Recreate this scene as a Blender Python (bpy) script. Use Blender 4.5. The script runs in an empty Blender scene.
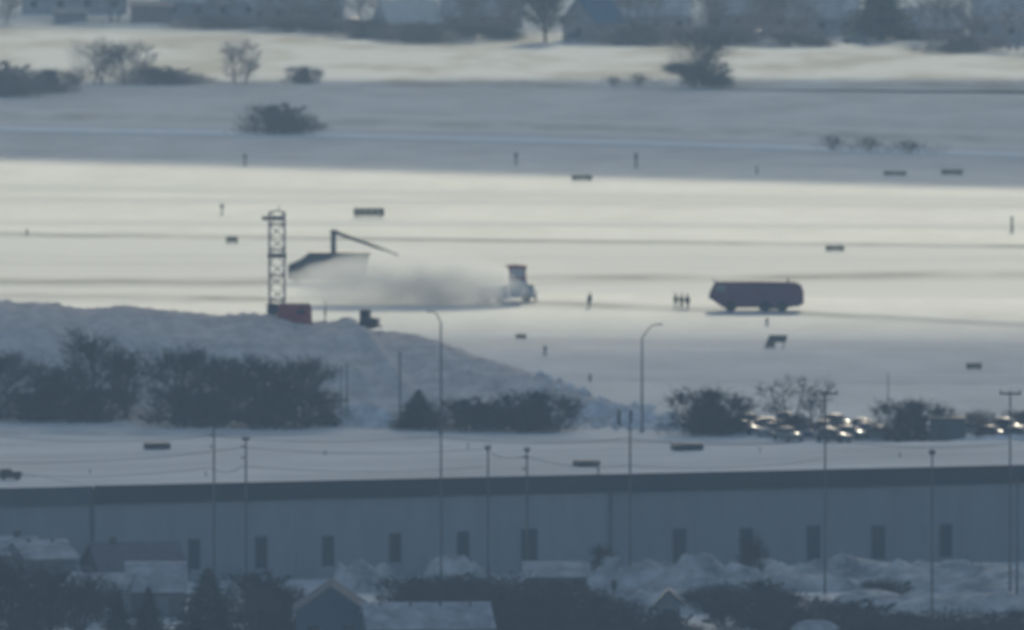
import bpy, bmesh, math, random
from mathutils import Vector, Matrix, noise as mnoise
R = math.radians
scene = bpy.context.scene
COL = scene.collection

# ------------------------------------------------------------------ camera
FPX = 21500.0                    # focal length in pixels of a 1024 px wide frame
HC = 144.0                       # height of the vantage point
YC = -2505.0
PITCH = math.atan(1243.0 / FPX)
cam_d = bpy.data.cameras.new('camera')
cam_d.sensor_width = 36.0
cam_d.lens = 36.0 * FPX / 1024.0
cam_d.clip_start = 1.0
cam_d.clip_end = 20000.0
cam_d.dof.use_dof = True         # long lens, focused short
cam_d.dof.focus_distance = 1000.0
cam_d.dof.aperture_fstop = 1.9
cam = bpy.data.objects.new('camera', cam_d)
cam.location = (0, YC, HC)
cam.rotation_euler = (math.pi / 2 - PITCH, 0, 0)
COL.objects.link(cam)
scene.camera = cam

# ------------------------------------------------------------------ world, sun, exposure
SUN_EL, SUN_AZ = R(22), R(6)    # azimuth from +Y towards +X
w = bpy.data.worlds.new('World'); scene.world = w; w.use_nodes = True
nt = w.node_tree
bg = nt.nodes['Background']
sky = nt.nodes.new('ShaderNodeTexSky'); sky.sky_type = 'NISHITA'; sky.sun_disc = False
sky.sun_elevation = SUN_EL; sky.sun_rotation = SUN_AZ
sky.air_density = 1.0; sky.dust_density = 1.3; sky.ozone_density = 1.5
nt.links.new(sky.outputs[0], bg.inputs[0]); bg.inputs[1].default_value = 0.12
sd = bpy.data.lights.new('sun', 'SUN'); sd.energy = 2.4; sd.angle = R(0.53); sd.color = (1.0, 0.93, 0.68)
sun = bpy.data.objects.new('sun', sd); COL.objects.link(sun)
SDIR = Vector((math.sin(SUN_AZ) * math.cos(SUN_EL), math.cos(SUN_AZ) * math.cos(SUN_EL), math.sin(SUN_EL)))
sun.rotation_euler = SDIR.to_track_quat('Z', 'Y').to_euler()
sun.location = SDIR * 3000
scene.view_settings.view_transform = 'Standard'
scene.view_settings.look = 'None'
scene.view_settings.exposure = 0.0
scene.view_settings.gamma = 1.0
scene.render.engine = 'CYCLES'
scene.cycles.use_denoising = True
scene.cycles.max_bounces = 6
scene.cycles.diffuse_bounces = 3
scene.cycles.volume_bounces = 3
scene.cycles.transparent_max_bounces = 12
scene.cycles.sample_clamp_indirect = 4.0
HAZE_DENSITY = 0.000105

# ------------------------------------------------------------------ pixel -> world helpers
cp, sp = math.cos(PITCH), math.sin(PITCH)
def G(px, py, z=0.0):
    """world point at height z that the photograph shows at pixel (px, py)"""
    a = (px - 512) / FPX; b = -(py - 315) / FPX
    d = Vector((a, cp + b * sp, -sp + b * cp))
    t = (z - HC) / d.z
    return Vector((d.x * t, YC + d.y * t, z))
def S(py, z=0.0):
    """pixels per metre at row py"""
    return FPX / (G(512, py, z).y - YC) * 1.0
def row_of(y, z=0.0):
    d = Vector((0, y - YC, z - HC))
    f = d.y * cp - d.z * sp; u = d.y * sp + d.z * cp
    return 315 - FPX * u / f

# ------------------------------------------------------------------ materials
MATS = {}
def mat(name, col, rough=0.8, var=0.15, scale=1.5, bump=0.0, metal=0.0, col2=None, stretch=None, spec=0.3, detail=6, coat=0.0, lo=0.35, hi=0.65):
    if name in MATS: return MATS[name]
    m = bpy.data.materials.new(name); m.use_nodes = True
    n = m.node_tree.nodes; l = m.node_tree.links
    b = n['Principled BSDF']
    b.inputs['Roughness'].default_value = rough
    b.inputs['Metallic'].default_value = metal
    b.inputs['Specular IOR Level'].default_value = spec
    b.inputs['Coat Weight'].default_value = coat
    b.inputs['Coat Roughness'].default_value = 0.03
    tc = n.new('ShaderNodeTexCoord'); mp = n.new('ShaderNodeMapping')
    l.new(tc.outputs['Object'], mp.inputs[0])
    if stretch: mp.inputs['Scale'].default_value = stretch
    nz = n.new('ShaderNodeTexNoise'); nz.inputs['Scale'].default_value = scale; nz.inputs['Detail'].default_value = detail
    nz.inputs['Roughness'].default_value = 0.6
    l.new(mp.outputs[0], nz.inputs['Vector'])
    rp = n.new('ShaderNodeValToRGB')
    if col2 is None: col2 = tuple(c * (1 - var) for c in col)
    rp.color_ramp.elements[0].color = (*col2, 1); rp.color_ramp.elements[1].color = (*col, 1)
    rp.color_ramp.elements[0].position = lo; rp.color_ramp.elements[1].position = hi
    l.new(nz.outputs[0], rp.inputs[0]); l.new(rp.outputs[0], b.inputs['Base Color'])
    if bump:
        bp = n.new('ShaderNodeBump'); bp.inputs['Strength'].default_value = bump; bp.inputs['Distance'].default_value = 0.3
        l.new(nz.outputs[0], bp.inputs['Height']); l.new(bp.outputs[0], b.inputs['Normal'])
    MATS[name] = m
    return m
def lane_mat(name, dark, amount, along):
    """thin snow over dark pavement: pavement shows most along the middle of the sheet (UV v = 0.5)"""
    m = bpy.data.materials.new(name); m.use_nodes = True
    n = m.node_tree.nodes; l = m.node_tree.links; b = n['Principled BSDF']
    b.inputs['Roughness'].default_value = 0.8; b.inputs['Specular IOR Level'].default_value = 0.2
    uv = n.new('ShaderNodeUVMap'); sx = n.new('ShaderNodeSeparateXYZ'); l.new(uv.outputs[0], sx.inputs[0])
    def M(op, a, c=None):
        x = n.new('ShaderNodeMath'); x.operation = op
        for i, v in enumerate((a, c)):
            if v is None: continue
            if isinstance(v, (int, float)): x.inputs[i].default_value = v
            else: l.new(v, x.inputs[i])
        return x.outputs[0]
    mp = n.new('ShaderNodeMapping'); mp.inputs['Scale'].default_value = (along, 9, 1); l.new(uv.outputs[0], mp.inputs[0])
    nz = n.new('ShaderNodeTexNoise'); nz.inputs['Scale'].default_value = 1.0; nz.inputs['Detail'].default_value = 5
    l.new(mp.outputs[0], nz.inputs['Vector'])
    c = M('ABSOLUTE', M('SUBTRACT', sx.outputs[1], 0.5))
    prof = M('SUBTRACT', 1.0, M('MULTIPLY', c, 2.0))
    f = M('MULTIPLY', prof, M('ADD', nz.outputs[0], 0.45))
    mp2 = n.new('ShaderNodeMapping'); mp2.inputs['Scale'].default_value = (along * 0.55 + 2, 1.6, 1); mp2.inputs['Location'].default_value = (along * 1.7, amount * 9, 0); l.new(uv.outputs[0], mp2.inputs[0])
    nz2 = n.new('ShaderNodeTexNoise'); nz2.inputs['Scale'].default_value = 1.0; nz2.inputs['Detail'].default_value = 3; l.new(mp2.outputs[0], nz2.inputs['Vector'])
    br = n.new('ShaderNodeMapRange'); br.inputs[1].default_value = 0.33; br.inputs[2].default_value = 0.66; br.inputs[3].default_value = 0.35; br.inputs[4].default_value = 1.35; l.new(nz2.outputs[0], br.inputs[0])
    f = M('MULTIPLY', f, br.outputs[0])
    f = M('MULTIPLY', f, amount); f = M('MINIMUM', M('MAXIMUM', f, 0.0), 0.95)
    mx = n.new('ShaderNodeMix'); mx.data_type = 'RGBA'
    l.new(f, mx.inputs[0]); mx.inputs[6].default_value = (*SNOW, 1); mx.inputs[7].default_value = (*dark, 1)
    l.new(mx.outputs[2], b.inputs['Base Color'])
    return m
SNOW = (0.83, 0.80, 0.735)
m_ground = mat('snow_ground', SNOW, 0.75, col2=(0.67, 0.645, 0.595), scale=0.11, bump=0.0, stretch=(0.8, 0.3, 1), spec=0.2, lo=0.30, hi=0.62, detail=10)
m_snow = mat('snow_clean', SNOW, 0.8, var=0.1, scale=0.6, bump=0.25)
m_field = mat('snow_over_grass', (0.74, 0.73, 0.69), 0.9, col2=(0.44, 0.395, 0.33), scale=0.07, stretch=(0.8, 0.3, 1), detail=8, lo=0.38, hi=0.56)
m_rough = mat('snow_rough_grass', (0.82, 0.77, 0.71), 0.9, col2=(0.64, 0.60, 0.55), scale=0.09, stretch=(0.8, 0.3, 1), detail=8, lo=0.35, hi=0.6)
m_mound = mat('mound_snow', (0.84, 0.735, 0.645), 0.95, col2=(0.56, 0.48, 0.415), scale=0.5, bump=0.3, detail=9, lo=0.36, hi=0.66)
m_chunk = mat('plowed_snow', (0.93, 0.92, 0.90), 0.9, col2=(0.50, 0.49, 0.47), scale=0.7, bump=0.6, detail=8)
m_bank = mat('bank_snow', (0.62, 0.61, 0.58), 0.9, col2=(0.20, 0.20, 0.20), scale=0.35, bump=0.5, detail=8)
m_roofsnow = mat('roof_snow', (0.78, 0.76, 0.70), 0.85, col2=(0.60, 0.585, 0.54), scale=0.09, stretch=(0.35, 1, 1), bump=0.1, lo=0.36, hi=0.62)
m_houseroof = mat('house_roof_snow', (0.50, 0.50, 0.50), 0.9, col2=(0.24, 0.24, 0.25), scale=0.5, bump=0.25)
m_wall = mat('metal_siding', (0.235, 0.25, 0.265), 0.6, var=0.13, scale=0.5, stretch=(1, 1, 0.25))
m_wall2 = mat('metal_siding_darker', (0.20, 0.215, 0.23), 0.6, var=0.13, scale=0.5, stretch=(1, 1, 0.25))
m_fascia = mat('fascia_metal', (0.015, 0.02, 0.03), 0.6, var=0.2, scale=0.3)
m_fascia2 = mat('fascia_grey', (0.085, 0.095, 0.105), 0.7, var=0.3, scale=0.4)  # lighter grey than the main fascia
m_door = mat('dark_door', (0.03, 0.04, 0.05), 0.5, var=0.3)
m_frame = mat('door_frame', (0.1, 0.11, 0.12), 0.5)
m_darkmetal = mat('dark_metal', (0.05, 0.05, 0.052), 0.5, var=0.3, scale=4)
m_steel = mat('galvanised_steel', (0.17, 0.165, 0.165), 0.5, var=0.3, scale=3, metal=0.3)
m_pole = mat('pole_wood', (0.13, 0.115, 0.105), 0.85, var=0.4, scale=3, stretch=(1, 1, 0.2))
m_wire = mat('wire_black', (0.03, 0.03, 0.03), 0.6)
m_bark = mat('bark', (0.05, 0.043, 0.038), 0.9, var=0.4, scale=5)
m_twig = mat('twigs', (0.055, 0.046, 0.042), 0.9, var=0.35, scale=2)
m_hazebark = mat('twigs_hazed', (0.30, 0.25, 0.25), 0.9, var=0.3, scale=2)  # far bark and twigs, distance haze put into the lighter colour
m_needle = mat('needles', (0.022, 0.032, 0.026), 0.8, var=0.5, scale=3)
m_brush = mat('brush', (0.17, 0.14, 0.125), 0.9, var=0.4, scale=2)  # brown brush, lightened so the far tufts sink into haze
m_glass = mat('dark_glass', (0.02, 0.025, 0.03), 0.035, var=0.2, spec=0.6)
m_rubber = mat('rubber', (0.025, 0.025, 0.025), 0.85)
m_navy = mat('truck_navy', (0.14, 0.06, 0.10), 0.7, var=0.2, scale=0.8, spec=0.15)
m_maroon = mat('maroon_paint', (0.32, 0.07, 0.085), 0.85, spec=0.1, var=0.25, scale=1)
m_paleyellow = mat('pale_plow_paint', (0.6, 0.6, 0.58), 0.5, var=0.2, scale=1)
m_slate = mat('slate_paint', (0.07, 0.08, 0.085), 0.5, var=0.3, scale=1)
m_sign = mat('sign_panel', (0.10, 0.095, 0.08), 0.6, var=0.3)
m_signface = mat('sign_face', (0.20, 0.18, 0.10), 0.6, var=0.3)
m_cloth = mat('dark_cloth', (0.028, 0.03, 0.035), 0.9, var=0.3, scale=6)
m_hivis = mat('olive_jacket', (0.20, 0.16, 0.05), 0.85, var=0.3, scale=6)
m_skin = mat('cap_wool', (0.05, 0.03, 0.03), 0.9)
m_hwall = mat('house_wall', (0.16, 0.165, 0.175), 0.8, var=0.2)
m_hwall_b = mat('house_wall_blue', (0.05, 0.08, 0.12), 0.8, var=0.2)
m_hwall_d = mat('house_wall_dark', (0.09, 0.085, 0.09), 0.8, var=0.2)
m_brick = mat('brick_wall', (0.14, 0.10, 0.095), 0.85, var=0.25, scale=2)
m_blue = mat('blue_roof', (0.03, 0.13, 0.26), 0.5, var=0.2)
m_white = mat('white_paint', (0.7, 0.7, 0.7), 0.5, var=0.1)
m_lamp = mat('lamp_housing', (0.2, 0.2, 0.2), 0.5)
def paint(name, c): return mat('car_' + name, c, 0.14, var=0.08, scale=1, coat=1.0, spec=0.5)

# ------------------------------------------------------------------ mesh builder
class MB:
    def __init__(s): s.v = []; s.f = []; s.uv = None
    def quad_strip(s, rows, close=False):
        o = len(s.v); n = len(rows[0])
        for r in rows: s.v += [tuple(p) for p in r]
        for i in range(len(rows) - 1):
            for j in range(n if close else n - 1):
                a = o + i * n + j; b = o + i * n + (j + 1) % n
                s.f.append((a, b, b + n, a + n))
        return o
    def box(s, c, d, rz=0.0, ry=0.0):
        o = len(s.v); M = Matrix.Rotation(rz, 3, 'Z') @ Matrix.Rotation(ry, 3, 'Y')
        for x in (-.5, .5):
            for y in (-.5, .5):
                for z in (-.5, .5):
                    s.v.append(tuple(Vector(c) + M @ Vector((x * d[0], y * d[1], z * d[2]))))
        for q in ((0, 1, 3, 2), (4, 6, 7, 5), (0, 4, 5, 1), (2, 3, 7, 6), (0, 2, 6, 4), (1, 5, 7, 3)):
            s.f.append(tuple(o + i for i in q))
        return s
    def tube(s, p0, p1, r0, r1=None, n=6, cap=True):
        r1 = r0 if r1 is None else r1
        p0 = Vector(p0); p1 = Vector(p1); d = (p1 - p0)
        if d.length < 1e-6: return s
        d.normalize(); a = d.orthogonal().normalized(); b = d.cross(a); o = len(s.v)
        for p, r in ((p0, r0), (p1, r1)):
            for i in range(n):
                t = 2 * math.pi * i / n
                s.v.append(tuple(p + (a * math.cos(t) + b * math.sin(t)) * r))
        for i in range(n):
            j = (i + 1) % n
            s.f.append((o + i, o + j, o + n + j, o + n + i))
        if cap:
            s.f.append(tuple(o + i for i in reversed(range(n)))); s.f.append(tuple(o + n + i for i in range(n)))
        return s
    def path(s, pts, r0, r1=None, n=6):
        r1 = r0 if r1 is None else r1; k = len(pts) - 1
        for i in range(k):
            s.tube(pts[i], pts[i + 1], r0 + (r1 - r0) * i / k, r0 + (r1 - r0) * (i + 1) / k, n)
        return s
    def prism(s, prof, y0, y1, inset=0.0):
        """profile in (x, z), extruded from y0 to y1"""
        o = len(s.v); n = len(prof)
        for y in (y0, y1):
            for x, z in prof: s.v.append((x, y, z))
        for i in range(n):
            j = (i + 1) % n
            s.f.append((o + i, o + j, o + n + j, o + n + i))
        s.f.append(tuple(o + i for i in reversed(range(n)))); s.f.append(tuple(o + n + i for i in range(n)))
        return s
    def lathe(s, prof, axis='y', n=16, c=(0, 0, 0)):
        rows = []
        for r, h in prof:
            row = []
            for i in range(n):
                t = 2 * math.pi * i / n
                a, b = r * math.cos(t), r * math.sin(t)
                row.append((c[0] + a, c[1] + h, c[2] + b) if axis == 'y' else (c[0] + a, c[1] + b, c[2] + h))
            rows.append(row)
        o = s.quad_strip(rows, True)
        s.f.append(tuple(o + i for i in range(n))); s.f.append(tuple(o + (len(prof) - 1) * n + i for i in range(n)))
        return s
    def loft(s, rings):
        o = s.quad_strip(rings, True); n = len(rings[0])
        s.f.append(tuple(o + i for i in range(n))); s.f.append(tuple(o + (len(rings) - 1) * n + i for i in range(n)))
        return s
    def mesh(s, name, bevel=0.0, smooth=False, seg=1):
        me = bpy.data.meshes.new(name); me.from_pydata(s.v, [], s.f); me.update()
        bm = bmesh.new(); bm.from_mesh(me)
        bmesh.ops.recalc_face_normals(bm, faces=bm.faces)
        if bevel: bmesh.ops.bevel(bm, geom=bm.edges, offset=bevel, segments=seg, affect='EDGES', profile=0.5)
        bm.to_mesh(me); bm.free()
        if smooth:
            for p in me.polygons: p.use_smooth = True
        return me
    def build(s, name, material, parent=None, bevel=0.0, smooth=False, seg=1):
        return link(name, s.mesh(name, bevel, smooth, seg), material, parent)
def link(name, me, material, parent=None):
    if material is not None and len(me.materials) == 0: me.materials.append(material)
    o = bpy.data.objects.new(name, me); COL.objects.link(o)
    if parent is not None: o.parent = parent
    return o
def tag(o, label, cat, group=None):
    o['label'] = label; o['category'] = cat
    if group: o['group'] = group
    return o
def thing(name, label, cat, loc=(0, 0, 0), rz=0.0, group=None):
    o = bpy.data.objects.new(name, None); COL.objects.link(o); o.empty_display_size = 0.5
    o.location = loc; o.rotation_euler = (0, 0, rz)
    return tag(o, label, cat, group)
def structure(o): o['kind'] = 'structure'; return o
def dup(root, loc, rz, label, group=None, scale=None):
    r = root.copy(); COL.objects.link(r); r.location = loc; r.rotation_euler = (0, 0, rz); r['label'] = label
    if group: r['group'] = group
    if scale is not None: r.scale = scale if isinstance(scale, tuple) else (scale,) * 3
    for ch in list(root.children):
        c = ch.copy(); COL.objects.link(c); c.parent = r
        for g in list(ch.children):
            d = g.copy(); COL.objects.link(d); d.parent = c
    return r
rnd = random.Random(7)

# ================================================================== SETTING
mb = MB(); mb.quad_strip([[(-4500, -4000, 0), (4500, -4000, 0)], [(-4500, 9000, 0), (4500, 9000, 0)]])
structure(mb.build('ground', m_ground))

def strip(name, pts, width_px, material, lift):
    """sheet that follows a line of pixels on the ground; width given in pixel rows"""
    rows = []; us = []
    for (px, py), wpx in zip(pts, width_px):
        rows.append([G(px, py + wpx / 2.0), G(px, py - wpx / 2.0)])
    me = bpy.data.meshes.new(name); v = []; f = []
    for a, b in rows: v += [(a.x, a.y, lift), (b.x, b.y, lift)]
    for i in range(len(rows) - 1): f.append((2 * i, 2 * i + 2, 2 * i + 3, 2 * i + 1))
    me.from_pydata(v, [], f); uv = me.uv_layers.new(name='UVMap')
    L = 0.0; cum = [0.0]
    for i in range(1, len(rows)): L += (rows[i][0] - rows[i - 1][0]).length; cum.append(L)
    for p in me.polygons:
        for li in p.loop_indices:
            vi = me.loops[li].vertex_index
            uv.data[li].uv = (cum[vi // 2] / 100.0, vi % 2)
    return structure(link(name, me, material))
ASPH = (0.07, 0.07, 0.072)
# far fields beyond the airfield
strip('field', [(-300, 46), (1324, 66)], [66, 62], m_field, 0.006)
strip('rough_ground', [(-300, 118), (512, 125), (1324, 135)], [72, 74, 84], m_rough, 0.006)
strip('grass_verge', [(-200, 112), (250, 120), (600, 128), (1224, 146)], [16, 14, 15, 16], lane_mat('verge', (0.22, 0.20, 0.16), 0.55, 18), 0.012)
# runway, lanes and their tracks
strip('runway', [(-300, 262), (512, 267), (1324, 277)], [54, 50, 52], lane_mat('runway_snow', ASPH, 0.10, 6), 0.006)
strip('plowed_lane', [(-200, 232.5), (150, 236), (512, 241), (1024, 246.5), (1224, 248)], [7, 7, 6, 6, 6], lane_mat('lane_a', ASPH, 0.85, 10), 0.014)
strip('plowed_lane', [(-200, 199), (400, 201), (1224, 208)], [6, 6, 6], lane_mat('lane_b', ASPH, 0.14, 10), 0.014)
strip('plowed_lane', [(-200, 282), (270, 282), (600, 279), (760, 277), (1224, 273)], [15, 15, 15, 14, 14], lane_mat('lane_c', ASPH, 0.75, 7), 0.012)
strip('plowed_lane', [(-200, 294), (270, 299), (560, 304), (760, 311), (1024, 325), (1224, 332)], [11, 10, 9, 7, 6, 6], lane_mat('lane_d', ASPH, 0.75, 12), 0.018)
strip('plowed_lane', [(-200, 263), (160, 264), (330, 264)], [5, 5, 4], lane_mat('lane_e', ASPH, 0.4, 14), 0.010)
for i_, (ya, yb, wd_, am) in enumerate([(183, 203, 8, .10), (221, 228, 6, .10), (253, 258, 6, .14), (334, 347, 9, .14), (368, 380, 9, .12)]):
    strip('plowed_lane', [(-200, ya), (512, (ya + yb) / 2 + (-1) ** i_), (1224, yb)], [wd_, wd_ * .8, wd_], lane_mat('lane_faint_%d' % i_, ASPH, am, 5 + 3 * i_), 0.020 + 0.004 * i_)
# road between hedge and warehouse
strip('road', [(-200, 430), (400, 437), (700, 443), (1224, 452)], [10, 9, 8, 8], lane_mat('road_snow', ASPH, 0.45, 30), 0.012)

# white plough ridge beside the perimeter road
def ridge(name, pts, h, wid, material, seed=0, n=160, jag=0.35, k=7):
    mb = MB(); rows = []
    P = [G(*p) for p in pts]
    cum = [0]
    for i in range(1, len(P)): cum.append(cum[-1] + (P[i] - P[i - 1]).length)
    for i in range(n + 1):
        t = cum[-1] * i / n; j = 0
        while j < len(P) - 2 and t > cum[j + 1]: j += 1
        u = (t - cum[j]) / (cum[j + 1] - cum[j]); c = P[j].lerp(P[j + 1], u)
        d = (P[j + 1] - P[j]).normalized(); nrm = Vector((-d.y, d.x, 0))
        e = min(1.0, min(i, n - i) / 6.0 + 0.05)
        row = []
        for q in range(k):
            a = -1 + 2 * q / (k - 1)
            hh = h * max(0.0, 1 - a * a) * e * (1 + jag * mnoise.noise((t * 0.22, q * 0.35 + seed, seed * 3.1)) + 0.55 * jag * mnoise.noise((t * 0.8, q * 0.6 + seed * 2, 5.0)))
            ww = wid * (1 + 0.3 * mnoise.noise((t * 0.2, seed, 9)))
            p = c + nrm * (a * ww / 2)
            row.append((p.x, p.y, hh - 0.02 if 0 < q < k - 1 else -0.06))
        rows.append(row)
    mb.quad_strip(rows)
    return structure(mb.build(name, material, smooth=True))
strip('perimeter_road', [(-150, 126), (330, 135.5), (640, 143), (880, 150.5), (1200, 160)], [5.5, 5.2, 4.6, 4, 3], mat('clean_snow', (0.95, 0.94, 0.92), 0.8, var=0.06, scale=0.2), 0.02)
ridge('snow_bank', [(-150, 129), (330, 138.5), (640, 146), (880, 153.5), (1200, 163)], 0.25, 1.6, m_snow, 2, 220, 0.2)

# ------------------------------------------------------------------ mound
crest_px = [(-260, 306), (-60, 302), (0, 303), (20, 305), (55, 305), (62, 308), (90, 312), (118, 308), (150, 312), (200, 315), (222, 318), (245, 316), (268, 317), (300, 325), (345, 325), (375, 333), (420, 338), (450, 349), (500, 366), (540, 377), (570, 389), (600, 402), (640, 417), (690, 424)]
CREST_Y = -172.0
MY1 = -118.0
def mound_geo(x):
    px = 512 + x * FPX / (CREST_Y - YC)
    t = min(1.0, max(0.0, (px - 400) / 260.0))
    cy = CREST_Y - 42.0 * t; fy = -208.0 - 14.0 * t
    sc = FPX / (cy - YC); px = 512 + x * sc; h = 0.0
    for (a, ya), (b, yb) in zip(crest_px, crest_px[1:]):
        if px <= b:
            u = max(0, (px - a) / (b - a)); h = (row_of(cy) - (ya + (yb - ya) * u)) / sc; break
    return max(0.0, h), cy, fy, cy + 54.0 * (1 - t) + 9.0 * t
def mound_z(x, y):
    h0, cy, fy, MY1 = mound_geo(x)
    v = (y - fy) / (MY1 - fy); tc = (cy - fy) / (MY1 - fy)
    if v <= 0 or v >= 1: return -0.4
    if v < tc: q = v / tc; prof = (0.30 * q + 0.70 * (1 - math.cos(math.pi * q)) / 2) ** 0.92
    else: prof = 0.5 + 0.5 * math.cos(math.pi * (v - tc) / (1 - tc))
    edge = max(0.0, 1 - abs(2 * v - 1) ** 6)
    near = 0.3 + 0.7 * min(1, abs(v - tc) * 6)
    k = min(1, h0 / 2.5)
    nn = mnoise.noise((x * 0.16, y * 0.16, 3)) * 0.6 + mnoise.noise((x * 0.5, y * 0.4, 8)) * 0.2
    fine = abs(mnoise.noise((x * 0.8, y * 0.5, 14))) * 0.4 + abs(mnoise.noise((x * 1.5, y * 1.1, 2))) * 0.45
    z = h0 * prof + nn * edge * k * near + fine * edge * min(1, h0 / 2.5)
    # ridge of pushed snow running down the face
    g = x - (-17.5 + (cy - y) * 0.26)
    if y < cy + 4: z += 0.7 * math.exp(-(g / 0.9) ** 2) * edge * k
    if h0 < 0.5: z -= 0.4 * (1 - h0 / 0.5)
    return z
mb = MB(); rows = []
NX, NV = 380, 60
for i in range(NX + 1):
    x = -90 + 115.0 * i / NX
    h0, cy, fy, MY1 = mound_geo(x)
    row = []
    for j in range(NV + 1):
        y = fy + (MY1 - fy) * (j / NV) ** 1.35
        row.append((x, y, -0.4 if j in (0, NV) or i in (0, NX) else mound_z(x, y)))
    rows.append(row)
mb.quad_strip(rows)
mound = structure(mb.build('mound', m_mound, smooth=True))
# rough ploughed snow at the mound's right foot and along the hedge
ridge('snow_bank', [(540, 414), (590, 420), (670, 427)], 1.1, 7.0, m_chunk, 5, 160, 1.4, 15)
ridge('snow_bank', [(320, 424), (360, 425), (400, 426)], 1.6, 5.0, m_chunk, 6, 60, 0.8, 11)
ridge('snow_bank', [(640, 428), (760, 434), (900, 440), (1100, 448)], 0.7, 4.0, m_chunk, 7, 160, 0.8, 9)
mb = MB(); rr_ = random.Random(3)
for i in range(420):
    px = 535 + 120 * rr_.random() ** 0.9; py = rr_.uniform(404, 429) + (px - 600) * 0.03
    p = G(px, py); z = max(0.0, mound_z(p.x, p.y)); r = rr_.uniform(0.12, 0.42)
    o = len(mb.v)
    for q in ((0, 0, 1), (1, 0, .1), (0, 1, .2), (-1, 0, 0), (0, -1, .1), (0, 0, -1)):
        mb.v.append((p.x + q[0] * r * rr_.uniform(.7, 1.5), p.y + q[1] * r * rr_.uniform(.7, 1.3), z + r * 0.4 + q[2] * r * rr_.uniform(.6, 1.1)))
    for a, b, c in ((0, 1, 2), (0, 2, 3), (0, 3, 4), (0, 4, 1), (5, 2, 1), (5, 3, 2), (5, 4, 3), (5, 1, 4)): mb.f.append((o + a, o + b, o + c))
rb = mb.build('snow_rubble', m_chunk); rb['kind'] = 'stuff'; tag(rb, 'broken snow lumps scattered at the right foot of the mound', 'snow')
# big ploughed banks in front of the warehouse, right
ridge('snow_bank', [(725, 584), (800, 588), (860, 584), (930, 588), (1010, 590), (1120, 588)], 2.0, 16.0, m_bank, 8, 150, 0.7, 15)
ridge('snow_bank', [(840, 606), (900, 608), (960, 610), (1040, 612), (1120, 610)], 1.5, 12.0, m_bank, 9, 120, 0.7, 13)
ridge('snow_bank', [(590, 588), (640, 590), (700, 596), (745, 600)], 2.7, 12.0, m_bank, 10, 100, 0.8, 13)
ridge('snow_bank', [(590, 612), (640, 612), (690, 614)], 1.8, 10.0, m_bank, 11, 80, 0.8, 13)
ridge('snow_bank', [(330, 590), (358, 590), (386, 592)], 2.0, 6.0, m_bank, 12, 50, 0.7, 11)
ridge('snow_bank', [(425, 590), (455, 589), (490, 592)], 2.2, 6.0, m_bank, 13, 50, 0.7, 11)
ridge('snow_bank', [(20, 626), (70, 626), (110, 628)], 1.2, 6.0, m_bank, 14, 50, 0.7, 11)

# ------------------------------------------------------------------ warehouse
WZ = 9.3
A0 = G(95, 487, WZ); A1 = G(606, 474.6, WZ); A2 = G(1150, 463, WZ)
dirv = (A2 - A0); dirv.z = 0; WL = dirv.length; dirv.normalize()
ang = math.atan2(dirv.y, dirv.x)
wh = thing('warehouse', 'long grey flat-roofed warehouse with dark fascia and a row of dark doors', 'warehouse', (A0.x, A0.y, 0), ang)
L1 = (A1 - A0).length
D1, D2 = 66.0, 38.0
FH = 1.75                                    # fascia height
def px_on_wall(px):
    # distance along the front wall that shows at column px
    best, bd = 0, 1e9
    for i in range(4000):
        s_ = -30 + 170.0 * i / 4000
        p = A0 + dirv * s_
        q = 512 + p.x * FPX / ((p.y - YC) * cp + (HC - 5) * sp)
        if abs(q - px) < bd: bd = abs(q - px); best = s_
    return best
# roof slabs
r1 = MB().box((L1 / 2, D1 / 2 + 0.15, WZ - 0.15), (L1 - 0.02, D1, 0.3)).build('roof', m_roofsnow, wh)
r2 = MB().box((L1 + (WL - L1) / 2, D2 / 2 + 0.15, WZ - 0.17), (WL - L1 - 0.02, D2, 0.3)).build('roof', m_roofsnow, wh)
# fascia
MB().box((L1 / 2, 0.0, WZ + 0.12 - FH / 2), (L1 + 0.1, 0.28, FH)).build('fascia', m_fascia, wh, 0.02)
MB().box((L1 + (WL - L1) / 2 + 0.06, 0.06, WZ + 0.10 - FH / 2), (WL - L1 - 0.04, 0.28, FH)).build('fascia', m_fascia, wh, 0.02)
# wall panels, bay by bay
bay = (px_on_wall(464) - px_on_wall(195)) / 4.0
s0 = px_on_wall(195) - bay / 2
edges = [0.0]
k = s0
while k < WL:
    if k > 0.8 and abs(k - L1) > 1.2: edges.append(k)
    k += bay
edges = sorted(edges + [L1, WL])
for a, b in zip(edges, edges[1:]):
    right = a >= L1 - 0.01
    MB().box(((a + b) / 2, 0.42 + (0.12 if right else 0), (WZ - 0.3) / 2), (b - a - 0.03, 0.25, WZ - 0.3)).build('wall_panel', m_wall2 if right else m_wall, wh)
# side and back walls
MB().box((0.13, D1 / 2 + 0.6, (WZ - 0.32) / 2), (0.25, D1 - 0.8, WZ - 0.32)).build('wall', m_wall, wh)
MB().box((L1 - 0.13, (D1 + D2) / 2 + 0.4, (WZ - 0.32) / 2), (0.25, D1 - D2 - 0.3, WZ - 0.32)).build('wall', m_wall, wh)
MB().box((L1 / 2, D1 + 0.0, (WZ - 0.34) / 2), (L1 - 0.6, 0.25, WZ - 0.34)).build('wall', m_wall, wh)
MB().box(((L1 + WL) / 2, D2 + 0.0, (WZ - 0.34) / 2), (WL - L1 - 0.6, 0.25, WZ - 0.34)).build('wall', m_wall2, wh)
MB().box((WL - 0.13, D2 / 2 + 0.6, (WZ - 0.32) / 2), (0.25, D2 - 0.8, WZ - 0.32)).build('wall', m_wall2, wh)
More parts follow.
